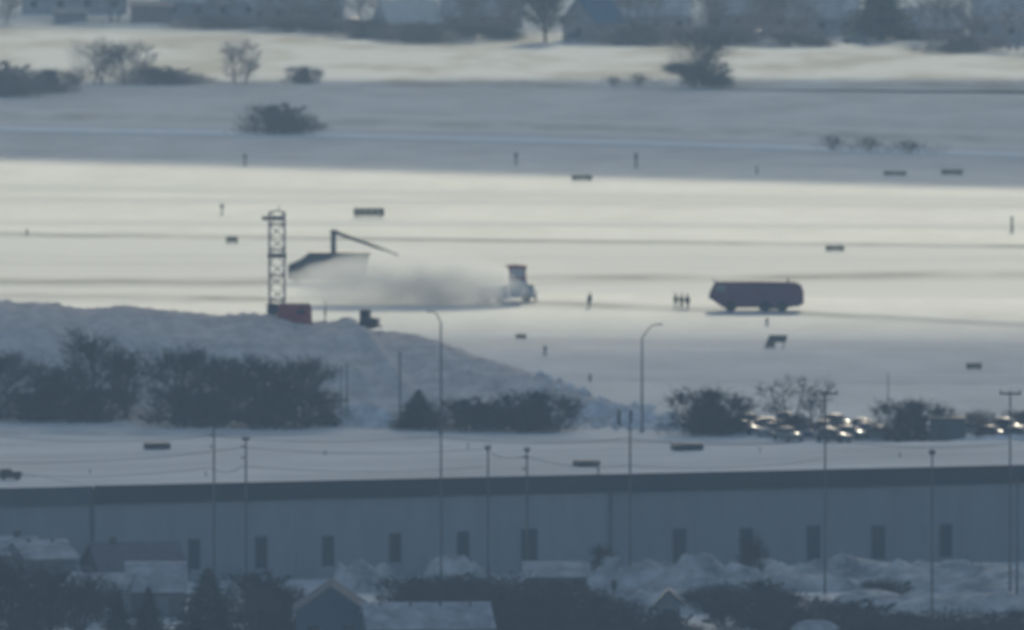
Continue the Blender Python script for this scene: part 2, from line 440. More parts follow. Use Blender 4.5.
# doors
for px, wd, zt, zb in [(195, 1.0, 4.0, 1.2), (262, 1.05, 4.1, 1.1), (329, 1.0, 4.0, 1.2), (396, 1.0, 4.1, 1.4), (464, 1.05, 4.1, 1.4), (530, 1.5, 4.2, 0.4), (681, 1.2, 3.9, 0.4), (748, 1.2, 3.8, 0.4), (815, 1.2, 3.9, 0.6), (880, 1.2, 3.7, 0.6), (947, 1.1, 3.7, 0.6)]:
    s_ = px_on_wall(px); dy = 0.12 if s_ > L1 else 0.0
    d = MB().box((s_, 0.27 + dy, (zt + zb) / 2), (wd, 0.10, zt - zb)).build('door', m_door, wh)
    f = MB()
    for q in (-1, 1): f.box((s_ + q * (wd / 2 + 0.05), 0.25 + dy, (zt + zb) / 2), (0.09, 0.16, zt - zb + 0.18))
    f.box((s_, 0.25 + dy, zt + 0.05), (wd - 0.01, 0.16, 0.09)); f.build('door_frame', m_frame, d)
# downpipe at the joint, roof vents
MB().box((L1 + 0.12, 0.12, (WZ - FH) / 2), (0.22, 0.2, WZ - FH)).build('downpipe', m_frame, wh)
def on_roof(px, py):
    p = G(px, py, WZ); q = Matrix.Rotation(-ang, 3, 'Z') @ (p - Vector((A0.x, A0.y, WZ)))
    return q
for px, py, lw, lh, r in [(157, 449, 2.4, 0.62, r1), (687, 450, 3.0, 0.62, r2), (586, 466, 2.3, 0.55, r1)]:
    q = on_roof(px, py)
    c = MB().box((q.x, q.y, WZ + lh / 2 + 0.02), (lw, 1.3, lh)).build('roof_vent', m_darkmetal, r, 0.06)
q = on_roof(606, 472)
MB().tube((L1 - 0.4, 2.2, WZ - 0.05), (L1 - 0.4, 2.2, WZ + 1.0), 0.09).build('vent_pipe', m_steel, r1)
MB().box((L1 - 0.5, 2.2, WZ + 1.1), (0.6, 0.35, 0.25)).build('vent_cap', m_darkmetal, r1, 0.04)
for px, py in [(90, 474), (206, 476), (325, 455), (760, 452), (900, 457), (468, 448)]:
    q = on_roof(px, py)
    MB().tube((q.x, q.y, WZ - 0.1), (q.x, q.y, WZ + 0.45), 0.07).build('vent_pipe', m_steel, r1 if q.x < L1 else r2)
# the set-back shed at the left end
B0 = A0 + dirv * -0.08 + Vector((-dirv.y, dirv.x, 0)) * 0.5
an = thing('warehouse_annex', 'paler set-back shed joined to the left end of the long warehouse', 'warehouse', (B0.x, B0.y, 0), ang)
ra = MB().box((-11, 20.2, WZ - 0.2), (22, 40, 0.3)).build('roof', m_roofsnow, an)
MB().box((-11, 0, WZ + 0.05 - FH / 2), (22, 0.28, FH)).build('fascia', m_fascia2, an, 0.02)
for i in range(3):
    MB().box((-3.7 - 7.3 * i, 0.45, (WZ - 0.36) / 2), (7.25, 0.25, WZ - 0.36)).build('wall_panel', m_wall, an)
MB().box((-11, 40, (WZ - 0.36) / 2), (21.6, 0.25, WZ - 0.36)).build('wall', m_wall, an)
MB().box((-21.8, 20, (WZ - 0.36) / 2), (0.25, 39, WZ - 0.36)).build('wall', m_wall, an)
# a dark air handling unit on its roof
q = Matrix.Rotation(-ang, 3, 'Z') @ (G(10, 479, WZ) - Vector((B0.x, B0.y, WZ)))
u = MB().box((q.x, q.y, WZ + 0.45), (2.0, 1.4, 0.6)).build('air_unit', m_darkmetal, ra, 0.08)
MB().box((q.x - 0.4, q.y, WZ + 0.87), (0.9, 1.0, 0.22)).build('fan_housing', m_darkmetal, u, 0.04)
leg = MB()
for dx in (-0.7, 0.7): leg.box((q.x + dx, q.y, WZ + 0.05), (0.15, 1.2, 0.24))
leg.build('skid', m_steel, u)

# ------------------------------------------------------------------ TREES
def bare_tree_meshes(seed, h=9.0, spread=3.2, trunk_r=0.2, stems=1, limbs=9, dense=1.0, twig_r=0.028, low=0.22, fill=650, fillc=34, fw=3.2, fz=0.55, fh=0.42):
    r = random.Random(seed); T = MB(); C = MB()
    def branch(p, d, L, rad, depth, builder):
        pts = [p]; cur = p; dd = d
        k = 3
        for i in range(k):
            dd = (dd + Vector((r.uniform(-.25, .25), r.uniform(-.25, .25), r.uniform(-.08, .22)))).normalized()
            cur = cur + dd * (L / k); pts.append(cur)
        builder.path(pts, rad, rad * 0.45, 5 if depth < 2 else 3)
        return pts
    for s in range(stems):
        a = r.uniform(0, 6.28); lean = 0.06 if stems == 1 else r.uniform(0.15, 0.5)
        base = Vector((r.uniform(-.2, .2) * (stems > 1) * 3, r.uniform(-.2, .2) * (stems > 1), -0.2))
        H = h * r.uniform(0.85, 1.0)
        top = Vector((math.cos(a) * lean * H * 0.6, math.sin(a) * lean * H * 0.6, H * 0.8)) + base
        mid = base.lerp(top, 0.5) + Vector((r.uniform(-.2, .2), r.uniform(-.2, .2), 0))
        T.path([base, mid, top], trunk_r, trunk_r * 0.3, 7)
        for i in range(limbs):
            t = low + (1 - low) * (i + r.random()) / limbs
            p = base.lerp(mid, t * 2) if t < 0.5 else mid.lerp(top, t * 2 - 1)
            a2 = r.uniform(0, 6.28); up = r.uniform(0.25, 1.0) + 0.5 * t
            d = Vector((math.cos(a2), math.sin(a2), up)).normalized()
            L = spread * r.uniform(0.7, 1.1) * (1.05 - 0.6 * abs(t - 0.4) * 1.6)
            pts = branch(p, d, L, trunk_r * 0.42 * (1.1 - 0.6 * t), 1, T)
            for j in range(int(6 * dense)):
                u = r.uniform(0.25, 1.0); q = pts[min(3, int(u * 3))].lerp(pts[min(3, int(u * 3) + 1)], (u * 3) % 1)
                d2 = (d * 0.7 + Vector((r.uniform(-1, 1), r.uniform(-1, 1), r.uniform(-.3, 1.0)))).normalized()
                L2 = L * r.uniform(0.3, 0.6)
                pts2 = branch(q, d2, L2, twig_r * 1.5, 2, C)
                for m in range(int(7 * dense)):
                    q2 = pts2[r.randint(0, 2)].lerp(pts2[3], r.random())
                    d3 = (d2 * 0.6 + Vector((r.uniform(-1, 1), r.uniform(-1, 1), r.uniform(-.4, 1.0)))).normalized()
                    e = q2 + d3 * L2 * r.uniform(0.35, 0.8)
                    C.tube(q2, e, twig_r, twig_r * 0.5, 3, False)
                    for g in range(2):
                        q3 = q2.lerp(e, r.uniform(.3, .9))
                        d4 = (d3 + Vector((r.uniform(-1, 1), r.uniform(-1, 1), r.uniform(-.3, .9)))).normalized()
                        C.tube(q3, q3 + d4 * L2 * r.uniform(0.2, 0.45), twig_r * 0.8, twig_r * 0.4, 3, False)
    cl = [Vector((r.gauss(0, .45), r.gauss(0, .45), r.uniform(-.75, .85))) for _ in range(fillc)]
    cl = [c / max(1.0, c.length * 1.05) for c in cl]
    for _ in range(fill):
        c = r.choice(cl); q = c + Vector((r.gauss(0, .16), r.gauss(0, .16), r.gauss(0, .14)))
        p = Vector((q.x * fw, q.y * fw, h * fz + q.z * h * fh))
        if p.z < 0.05: continue
        d = (Vector((q.x, q.y, 0.35 + 0.4 * r.random())) + Vector((r.uniform(-.6, .6), r.uniform(-.6, .6), r.uniform(-.3, .6)))).normalized()
        L = h * r.uniform(0.05, 0.13)
        C.tube(p - d * L * .5, p + d * L * .5, twig_r * 1.05, twig_r * 0.4, 3, False)
    return T.mesh('trunk'), C.mesh('crown')
BARE = [bare_tree_meshes(11, 9, 3.6, 0.22, 1, 11, 1.15, 0.030),
        bare_tree_meshes(12, 8, 3.8, 0.20, 1, 12, 1.2, 0.030, 0.15),
        bare_tree_meshes(13, 7.5, 3.4, 0.15, 3, 7, 1.1, 0.030, 0.12),
        bare_tree_meshes(14, 8.5, 2.4, 0.18, 1, 11, 1.0, 0.026, 0.2, 900, 24, 1.9),
        bare_tree_meshes(15, 8, 3.2, 0.14, 4, 6, 1.0, 0.026, 0.15, 900, 26, 3.0)]
SPARSE = [bare_tree_meshes(51, 2.8, 0.8, 0.04, 6, 5, 0.6, 0.016, 0.05, 500, 26, 2.4, 0.34, 0.48)]
FARS = [bare_tree_meshes(61, 8, 3.0, 0.12, 3, 7, 0.9, 0.018, 0.12, 900, 30, 3.0, 0.5, 0.46), bare_tree_meshes(62, 8, 2.0, 0.12, 2, 9, 0.9, 0.018, 0.12, 800, 26, 2.0, 0.5, 0.46)]
WISP = [bare_tree_meshes(41, 8, 2.2, 0.10, 3, 6, 0.8, 0.018, 0.25, 120, 14, 2.2), bare_tree_meshes(42, 8, 1.8, 0.10, 2, 8, 0.8, 0.018, 0.25, 120, 14, 1.8)]
SHRUB = [bare_tree_meshes(21, 3.2, 0.8, 0.05, 7, 5, 1.0, 0.022, 0.05, 2600, 40, 2.0, 0.36, 0.52),
         bare_tree_meshes(22, 2.8, 0.8, 0.05, 8, 5, 1.0, 0.022, 0.05, 2800, 46, 2.3, 0.34, 0.50),
         bare_tree_meshes(23, 3.4, 0.8, 0.05, 6, 5, 1.0, 0.022, 0.05, 2400, 34, 1.7, 0.40, 0.52)]
def conifer_meshes(seed, h=6.0, rad=1.6):
    r = random.Random(seed); T = MB().tube((0, 0, -0.2), (0, 0, h * 0.96), 0.16, 0.03, 7); C = MB()
    n = 46
    for i in range(n):
        t = i / n; z = h * (0.06 + 0.92 * t); rr = rad * (1 - t) ** 0.95 + 0.05
        m = int(20 - 10 * t); rr *= r.uniform(0.7, 1.2)
        for j in range(m):
            a = 6.28 * (j + r.random()) / m; L = rr * r.uniform(0.6, 1.25)
            d = Vector((math.cos(a), math.sin(a), -0.18)); s_ = Vector((-math.sin(a), math.cos(a), 0))
            p = Vector((0, 0, z)); tip = p + d * L + Vector((0, 0, r.uniform(-.1, .12)))
            for q in range(5):
                u0 = 0.15 + q * 0.18; c0 = p.lerp(tip, u0); wd = 0.42 * (1.1 - u0) * (0.6 + 0.5 * rr) * (0.2 + 0.8 * (1 - t))
                for sg in (-1, 1):
                    e = c0 + s_ * sg * wd + d * wd * 0.7 + Vector((0, 0, r.uniform(-.16, .02)))
                    o = len(C.v); e2 = c0 + d * 0.16 * L + Vector((0, 0, r.uniform(0, .09)))
                    C.v += [tuple(c0), tuple(e), tuple(e2)]; C.f.append((o, o + 1, o + 2))
    C.tube((0, 0, h * 0.9), (0, 0, h * 1.02), 0.05, 0.01, 4)
    return T.mesh('trunk'), C.mesh('conifer_crown')
CONI = [conifer_meshes(31), conifer_meshes(32, 6, 1.3)]
for t, c in BARE + WISP + FARS + SHRUB + SPARSE: t.materials.append(m_bark); c.materials.append(m_twig)
for t, c in CONI: t.materials.append(m_bark); c.materials.append(m_needle)
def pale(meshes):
    t, c = meshes[0].copy(), meshes[1].copy(); t.materials[0] = m_hazebark; c.materials[0] = m_hazebark; return t, c
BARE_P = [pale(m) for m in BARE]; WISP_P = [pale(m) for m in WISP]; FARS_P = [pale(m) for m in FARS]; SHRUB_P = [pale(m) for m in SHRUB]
def brushy(meshes):
    t, c = meshes[0].copy(), meshes[1].copy(); t.materials[0] = m_brush; c.materials[0] = m_brush; return t, c
SHRUB_B = [brushy(m) for m in SHRUB]; SPARSE_B = brushy(SPARSE[0])
_sz = {}
def msize(m):
    if m.name not in _sz:
        xs = sorted(v.co.x for v in m.vertices); zs = sorted(v.co.z for v in m.vertices); n = len(xs)
        _sz[m.name] = (xs[int(n * .985)] - xs[int(n * .015)], (zs[-1] if 'coni' in m.name else zs[int(n * .992)]), (xs[int(n * .985)] + xs[int(n * .015)]) / 2)
    return _sz[m.name]
def plant(name, cat, label, meshes, px0, px1, ytop, ybase, group=None, z=None, rz=None, parts=('trunk', 'crown')):
    b = G((px0 + px1) / 2.0, ybase); s = FPX / (b.y - YC)
    W = (px1 - px0) / s; H = (ybase - ytop) / s
    rz = 0.0 if rz is None else rz
    wx, hz, cx = msize(meshes[1])
    o = thing(name, label, cat, (b.x, b.y, 0 if z is None else z), rz, group)
    sx = W / wx; sz = H / hz
    o.scale = (sx, (sx + sz) / 2, sz)
    for nme, me in zip(parts, meshes):
        q = link(nme, me, None, o); q.location.x = -cx
    return o
HG = 'bare trees along the foot of the mound'
plant('bare_tree', 'tree', 'bare tree cut by the left edge, foot of the mound', BARE[1], -45, 40, 352, 420, HG)
plant('bare_tree', 'tree', 'low spreading bare tree just left of the tallest tree by the mound', BARE[2], 22, 88, 366, 420, HG)
plant('bare_tree', 'tree', 'tallest bare tree in front of the mound, at the left', BARE[0], 58, 136, 331, 420, HG)
plant('bare_tree', 'tree', 'slim bare tree right beside the tallest tree by the mound', BARE[3], 100, 145, 352, 419, HG)
plant('bare_tree', 'tree', 'dense rounded bare tree, first of the dark clump below the lattice tower', BARE[1], 146, 222, 347, 424, HG)
plant('bare_tree', 'tree', 'dense bare tree in the middle of the dark clump below the lattice tower', BARE[2], 196, 268, 358, 424, HG)
plant('bare_tree', 'tree', 'bare tree of the dark clump right below the maroon cabin', BARE[0], 236, 300, 356, 425, HG)
plant('bare_tree', 'tree', 'last bare tree at the right end of the dark clump on the mound foot', BARE[1], 272, 334, 357, 426, HG)
plant('shrub', 'shrub', 'dark undergrowth below the tallest bare tree at the mound foot', SHRUB[1], 0, 70, 392, 421, 'undergrowth at the mound foot', parts=('stems', 'twigs'))
plant('shrub', 'shrub', 'dark undergrowth left of the road pole under the tallest tree', SHRUB[0], 50, 128, 390, 421, 'undergrowth at the mound foot', parts=('stems', 'twigs'))
plant('shrub', 'shrub', 'dark undergrowth below the left half of the tree clump', SHRUB[1], 150, 235, 386, 426, 'undergrowth at the mound foot', parts=('stems', 'twigs'))
plant('shrub', 'shrub', 'dark undergrowth below the right half of the tree clump', SHRUB[0], 225, 330, 386, 427, 'undergrowth at the mound foot', parts=('stems', 'twigs'))
plant('conifer', 'tree', 'small dark evergreen beside the pole at the mound foot', CONI[0], 396, 440, 388, 429)
plant('shrub', 'shrub', 'wide bare shrub between the evergreen and the mound end', SHRUB[1], 436, 508, 398, 430, 'hedge shrubs by the road', parts=('stems', 'twigs'))
plant('shrub', 'shrub', 'tall bare shrub at the right end of the mound', SHRUB[0], 500, 574, 393, 431, 'hedge shrubs by the road', parts=('stems', 'twigs'))
plant('shrub', 'shrub', 'low bare shrub between two wider shrubs at the mound end', SHRUB[2], 478, 540, 404, 431, 'hedge shrubs by the road', parts=('stems', 'twigs'))
plant('shrub', 'shrub', 'big dark shrub right of the street lamp with curved arm to the right', SHRUB[0], 674, 746, 391, 434, 'hedge shrubs by the road', parts=('stems', 'twigs'))
plant('shrub', 'shrub', 'dense base of dark brush left of the parked cars', SHRUB[1], 694, 742, 406, 434, 'hedge shrubs by the road', parts=('stems', 'twigs'))
plant('bare_tree', 'tree', 'thin pale bare tree standing behind the parked cars', WISP[0], 756, 818, 377, 434)
plant('bare_tree', 'tree', 'thin bare tree next to the crossarm pole by the cars', WISP[1], 798, 834, 380, 434)
plant('shrub', 'shrub', 'dark shrub under the thin tree among the parked cars', SHRUB[1], 782, 818, 414, 436, 'hedge shrubs by the road', parts=('stems', 'twigs'))
plant('shrub', 'shrub', 'dark shrub against the left side of the dark roadside shed', SHRUB[0], 878, 948, 402, 441, 'hedge shrubs by the road', parts=('stems', 'twigs'))
plant('shrub', 'shrub', 'bare reddish shrub right of the dark roadside shed', SHRUB_B[2], 966, 996, 412, 436, 'hedge shrubs by the road', parts=('stems', 'twigs'))
plant('shrub', 'shrub', 'bare shrub at the right edge beside the road', SHRUB[1], 1004, 1060, 410, 432, 'hedge shrubs by the road', parts=('stems', 'twigs'))
# far trees
FG = 'trees and bushes on the far field'
P2 = ('stems', 'twigs')
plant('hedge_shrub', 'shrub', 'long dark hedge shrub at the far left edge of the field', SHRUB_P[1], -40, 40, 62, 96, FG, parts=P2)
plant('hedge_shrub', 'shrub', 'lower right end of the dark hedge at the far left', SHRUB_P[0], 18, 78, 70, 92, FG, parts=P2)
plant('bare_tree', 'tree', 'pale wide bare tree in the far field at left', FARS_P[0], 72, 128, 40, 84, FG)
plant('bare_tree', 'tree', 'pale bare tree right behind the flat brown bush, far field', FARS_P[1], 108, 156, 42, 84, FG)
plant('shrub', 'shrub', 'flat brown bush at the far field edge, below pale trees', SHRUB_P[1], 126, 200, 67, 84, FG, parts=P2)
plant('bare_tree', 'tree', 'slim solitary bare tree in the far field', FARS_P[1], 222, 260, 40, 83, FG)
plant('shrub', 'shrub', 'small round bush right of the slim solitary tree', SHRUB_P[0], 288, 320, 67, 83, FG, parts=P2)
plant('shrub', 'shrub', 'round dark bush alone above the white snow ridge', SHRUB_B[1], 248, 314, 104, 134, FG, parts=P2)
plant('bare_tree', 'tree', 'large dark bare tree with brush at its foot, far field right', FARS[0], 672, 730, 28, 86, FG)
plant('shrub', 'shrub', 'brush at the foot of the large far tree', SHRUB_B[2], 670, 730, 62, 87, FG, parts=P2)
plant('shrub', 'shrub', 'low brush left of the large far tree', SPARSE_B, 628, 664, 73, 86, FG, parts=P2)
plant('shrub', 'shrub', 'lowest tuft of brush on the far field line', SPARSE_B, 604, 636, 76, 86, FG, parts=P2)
BG = 'low brush along the snow ridge'
for i, (a, b, t, bs) in enumerate([(820, 862, 135, 150), (856, 900, 137, 152), (894, 944, 140, 154)]):
    plant('shrub', 'shrub', ['leftmost', 'middle', 'rightmost'][i] + ' of three low brown brush tufts on the snow ridge', SPARSE_B, a, b, t, bs, BG, parts=P2)
# bottom trees
NG = 'dark trees along the bottom edge'
plant('conifer', 'tree', 'tallest dark conifer at the bottom edge, left of the blue gable', CONI[0], 172, 242, 564, 648, NG)
plant('conifer', 'tree', 'slender dark conifer, right of the pair under the snowy roof', CONI[1], 126, 170, 584, 648, NG)
plant('conifer', 'tree', 'slender dark conifer, left of the pair under the snowy roof', CONI[1], 98, 138, 590, 648, NG)
plant('bare_tree', 'tree', 'dark bare tree filling the bottom left corner', BARE[3], -30, 40, 556, 650, NG)
plant('bare_tree', 'tree', 'dark bare tree in front of the low houses at bottom left', BARE[3], 22, 72, 566, 646, NG)
plant('bare_tree', 'tree', 'dark bare tree left of the conifer pair at the bottom', BARE[2], 58, 116, 574, 648, NG)
hedge = [(380, 450, 578, 612), (430, 500, 574, 606), (470, 560, 578, 618), (520, 600, 584, 622), (225, 300, 572, 612), (690, 770, 588, 628), (740, 830, 594, 634), (820, 905, 600, 638), (900, 1000, 612, 642), (980, 1050, 612, 642), (500, 590, 600, 640), (590, 660, 604, 642), (250, 310, 590, 640)]
hl = ['dark bush behind the snowy roof with vents, left end', 'dark bush between two small snow heaps before the wall', 'broad dark bush left of the snow-capped low roof', 'dark bush under the snow-capped low roof', 'dark bush left of the blue gable', 'dark bush right of the little shed', 'dark bush under the left end of the long snow bank', 'dark bush in front of the middle of the long snow bank', 'dark bush at the bottom edge below the knobbed pole', 'dark bush in the bottom right corner', 'dark bush at the bottom edge right of the vented roof', 'dark bush at the bottom edge left of the little shed', 'dark bush against the left of the blue gable house']
more = [(742, 790, 580, 606, 'dark bush in the gap left of the long snow bank'), (866, 912, 580, 602, 'dim bush half buried in the middle of the long snow bank'), (700, 742, 586, 612, 'dark bush at the right end of the snow heaps near the shed'), (392, 462, 584, 624, 'dark bush just right of the blue gable roof, behind the vented roof'), (448, 520, 586, 626, 'dark bush above the right end of the vented roof'), (560, 632, 596, 632, 'dark bush in front of the low snow-capped building'), (640, 700, 612, 646, 'dark bush below the garden shed'), (770, 850, 606, 640, 'dark bush beside the round tank'), (860, 940, 614, 646, 'dark bush right of the round tank'), (940, 1030, 618, 648, 'lowest dark bush near the bottom right corner'), (240, 300, 606, 648, 'dark bush at the bottom edge right of the tallest conifer'), (0, 60, 590, 640, 'dark bush under the bare trees in the bottom left corner'), (430, 540, 604, 640, 'broad dark bush right before the vented roof end')]
hedge += [q[:4] for q in more]; hl += [q[4] for q in more]
for i, ((a, b, t, bs), lb) in enumerate(zip(hedge, hl)):
    plant('bush', 'bush', lb, SHRUB[i % 3], a, b, t, bs, 'dark bushes in the yards before the warehouse', parts=P2)
plant('bare_tree', 'tree', 'thin dark tree against the warehouse wall beside the joint', BARE[3], 588, 616, 545, 590)
plant('bare_tree', 'tree', 'thin dark tree before the warehouse door right of the snow heap', BARE[3], 738, 766, 536, 596)

# ------------------------------------------------------------------ POLES, LAMPS, WIRES
def utility_pole(px, ytop, ybase, label, arm=None, knob=False, ins=True, r=0.10):
    b = G(px, ybase); s = FPX / (b.y - YC); h = (ybase - ytop) / s
    t = thing('utility_pole', label, 'utility pole', b, 0, 'utility poles before the warehouse')
    MB().tube((0, 0, -0.3), (0, 0, h), r * 1.15, r * 0.8, 10).build('pole', m_pole, t)
    if arm:
        a = MB().box(((arm[0] + arm[1]) / 2, -0.2, h - 0.25), (arm[1] - arm[0], 0.14, 0.2)).build('crossarm', m_pole, t)
        for x in (arm[0] + .1, arm[1] - .1): MB().lathe([(0.04, 0), (0.09, 0.05), (0.09, 0.18), (0.03, 0.24)], 'z', 8, (x, -0.2, h - 0.14)).build('insulator', m_steel, a)
    if ins:
        for z in (0.9, 2.0):
            MB().box((-0.28, 0, h - z), (0.42, 0.1, 0.12)).build('bracket', m_darkmetal, t)
    if knob: MB().lathe([(0.1, 0), (0.3, 0.1), (0.32, 0.35), (0.1, 0.5)], 'z', 10, (0, 0, h - 0.1)).build('cap', m_darkmetal, t)
    return t, b, h
UP = {}
for key, px, yt, yb, lb, arm, kn, ins in [
    ('a', 214, 425, 588, 'leftmost tall pole before the warehouse, bracketed', None, False, True),
    ('b', 246, 436, 590, 'second pole from the left, close right of the leftmost one', (-0.35, 0.35), False, True),
    ('c', 441, 398, 592, 'pole before the warehouse in line with the left street lamp', None, False, False),
    ('d', 488, 445, 594, 'short pole before the warehouse, left of a closely spaced pair', (-0.3, 0.3), False, False),
    ('e', 527, 447, 590, 'pole before the wide door, right of a closely spaced pair', (-0.3, 0.3), False, True),
    ('f', 630, 410, 592, 'tall plain pole standing before the warehouse joint', None, False, False),
    ('g', 825, 390, 594, 'tallest pole with a crossarm, above the parked cars', (-0.45, 1.2), False, True),
    ('h', 932, 453, 628, 'pole with a round cap at its top, low right', None, True, False),
    ('i', 1010, 390, 596, 'crossarm pole close to the right edge', (-1.0, 1.0), False, False),
    ('j', 1017, 478, 612, 'short plain pole low at the right edge', None, False, False),
    ('k', -6, 425, 588, 'pole just at the left edge of the view', None, False, False)]:
    UP[key] = utility_pole(px, yt, yb, lb, arm, kn, ins)
def wire(keys, dz, sag, label):
    mb = MB()
    P = [UP[k][1] + Vector((-0.3, -0.15, UP[k][2] - dz.get(k, 0.9))) for k in keys]
    for a, b in zip(P, P[1:]):
        n = 12; pts = [a.lerp(b, i / n) - Vector((0, 0, sag * 4 * (i / n) * (1 - i / n))) for i in range(n + 1)]
        mb.path(pts, 0.036, 0.036, 4)
    tag(mb.build('power_line', m_wire), label, 'wire', 'power lines between the poles')
wire(['k', 'a', 'c', 'f', 'g', 'i'], {'c': 3.5, 'f': 2.6, 'g': 4.5, 'i': 5.0}, 0.6, 'upper wire sagging along the pole row above the warehouse roof')
wire(['k', 'b', 'd', 'e', 'f', 'g'], {'k': 3.5, 'b': 1.0, 'd': 0.3, 'e': 0.8, 'f': 5.2, 'g': 6.5}, 0.5, 'middle wire sagging along the pole row above the warehouse roof')
wire(['k', 'a', 'b', 'd'], {'k': 4.6, 'a': 4.0, 'b': 2.8, 'd': 2.0}, 0.5, 'lowest wire close above the fascia at left')
def street_lamp(px, ytop, ybase, side, reach, label):
    b = G(px, ybase); s = FPX / (b.y - YC); h = (ybase - ytop) / s
    t = thing('street_lamp', label, 'street lamp', b, 0, 'street lamps on the road behind the warehouse')
    zz = h - 1.5 if side > 0 else h - 1.2
    MB().tube((0, 0, -0.2), (0, 0, zz), 0.14, 0.09, 10).build('pole', m_steel, t)
    pts = [Vector((side * reach * (1 - math.cos(a)) if False else side * reach * u, 0, zz + (h - zz) * math.sin(u * math.pi / 2))) for u in [i / 6 for i in range(7)] for a in [0]]
    MB().path(pts, 0.075, 0.055, 8).build('arm', m_steel, t)
    MB().box((side * (reach + 0.3), 0, h), (0.75, 0.32, 0.16)).build('lamp_head', m_lamp, t, 0.05)
    MB().lathe([(0.22, 0), (0.22, 0.3), (0.16, 0.34)], 'z', 10, (0, 0, -0.1)).build('base', m_steel, t)
street_lamp(441, 311, 434, -1, 0.9, 'street lamp with its short arm curving to the left')
street_lamp(642, 324, 432, 1, 1.5, 'street lamp with its arm curving to the right')
def plain_post(name, px, ytop, ybase, r, label, z=0.0, material=None, head=None, group=None, cat='post'):
    b = G(px, ybase, z); s = FPX / (b.y - YC); h = (ybase - ytop) / s
    t = thing(name, label, cat, b, 0, group)
    MB().tube((0, 0, -0.3), (0, 0, h), r, r * 0.85, 8).build('pole', material or m_darkmetal, t)
    if head: MB().box((0, 0, h - head[1] / 2), (head[0], head[0] * 0.7, head[1])).build('head', m_darkmetal, t, 0.03)
    else: MB().lathe([(r * 1.15, 0), (r * 1.25, 0.06), (r * 0.4, 0.12)], 'z', 8, (0, 0, h)).build('cap', m_darkmetal, t)
    MB().lathe([(r * 2, -0.1), (r * 2, 0.06), (r * 1.2, 0.1)], 'z', 8).build('base', m_steel, t)
    return t
plain_post('flood_light_pole', 400, 352, 428, 0.10, 'slim dark pole rising beside the small evergreen', cat='pole')
plain_post('flood_light_pole', 347, 364, 425, 0.07, 'slim pole at the right end of the dark tree clump', cat='pole')
plain_post('flood_light_pole', 341, 367, 425, 0.06, 'thinner left pole of the pair beside the dark tree clump', cat='pole', material=m_steel)
plain_post('flood_light_pole', 888, 374, 440, 0.06, 'thin pale pole behind the dark roadside shed', cat='pole', material=m_steel)
plain_post('bollard', 619, 411, 427, 0.22, 'thick dark bollard at the road beside the tall plain pole', cat='bollard')
plain_post('bollard', 631, 411, 427, 0.16, 'thinner dark bollard just right of the thick one', cat='bollard')
plain_post('bollard', 379, 409, 425, 0.2, 'dark bollard in the snow left of the small evergreen', cat='bollard')
MK = 'marker posts on the airfield'
for px, yt, yb, r, lb, hd in [
    (222, 204, 215, 0.09, 'short marker post on bright snow left of the lattice tower', (0.45, 0.5)),
    (1012, 217, 233, 0.16, 'thick marker post on bright snow at the right edge', None),
    (245, 154, 166, 0.13, 'marker post in the shaded strip at left', (0.4, 0.5)),
    (516, 153, 165, 0.13, 'marker post in the shaded strip at the middle', (0.45, 0.5)),
    (636, 153, 168, 0.15, 'tallest marker post in the shaded strip, right of the middle', (0.4, 0.9)),
    (757, 167, 174, 0.12, 'smallest marker post in the shaded strip', None),
    (767, 318, 326, 0.12, 'small marker post just below the long dark truck', (0.3, 0.4)),
    (545, 346, 355, 0.13, 'small marker post on grey snow right of the low sign', (0.35, 0.4)),
    (27, 230, 235, 0.12, 'tiny marker post on the plowed line at far left', None),
    (590, 375, 381, 0.14, 'short marker stub on the grey snow above the mound end', None)]:
    plain_post('marker_post', px, yt, yb, r, lb, head=hd, group=MK, cat='marker post')

# ------------------------------------------------------------------ AIRFIELD SIGNS
def airfield_sign(px, py, wpx, hpx, label, n=1, group='airfield signs'):
    b = G(px, py + hpx / 2.0); s = FPX / (b.y - YC); W = wpx / s; H = max(0.45, hpx / s)
    t = thing('airfield_sign', label, 'sign', b, 0, group)
    pw = W / n
    for i in range(n):
        p = MB().box((-W / 2 + pw * (i + .5), 0, H * 0.6), (pw - 0.05, 0.22, H * 0.8)).build('panel', m_sign, t, 0.03)
        MB().box((-W / 2 + pw * (i + .5), -0.118, H * 0.6), (pw - 0.22, 0.012, H * 0.55)).build('face', m_signface, p)
    for x in (-W * 0.36, W * 0.36):
        MB().tube((x, 0, -0.1), (x, 0, H * 0.25), 0.06, 0.06, 8).build('leg', m_darkmetal, t)
airfield_sign(582, 178, 21, 6, 'low dark sign at the shade edge, middle of the view', 2)
airfield_sign(895, 173.5, 23, 5, 'low dark sign at the shade edge, left of a pair on the right', 2)
airfield_sign(952, 172.5, 22, 6, 'low dark sign at the shade edge, right of a pair on the right', 2)
airfield_sign(232, 240, 12, 7, 'narrow dark sign on the plowed line left of the lattice tower')
airfield_sign(369, 213, 31, 10, 'wide five-panel sign on bright snow above the boom', 5)
airfield_sign(835, 248.5, 19, 6, 'dark sign on the thin plowed line above the long truck', 2)
airfield_sign(974, 366.5, 16, 7, 'dark sign alone on grey snow at the right')
airfield_sign(521, 336.5, 11, 5, 'smallest low sign on grey snow below the plow truck')
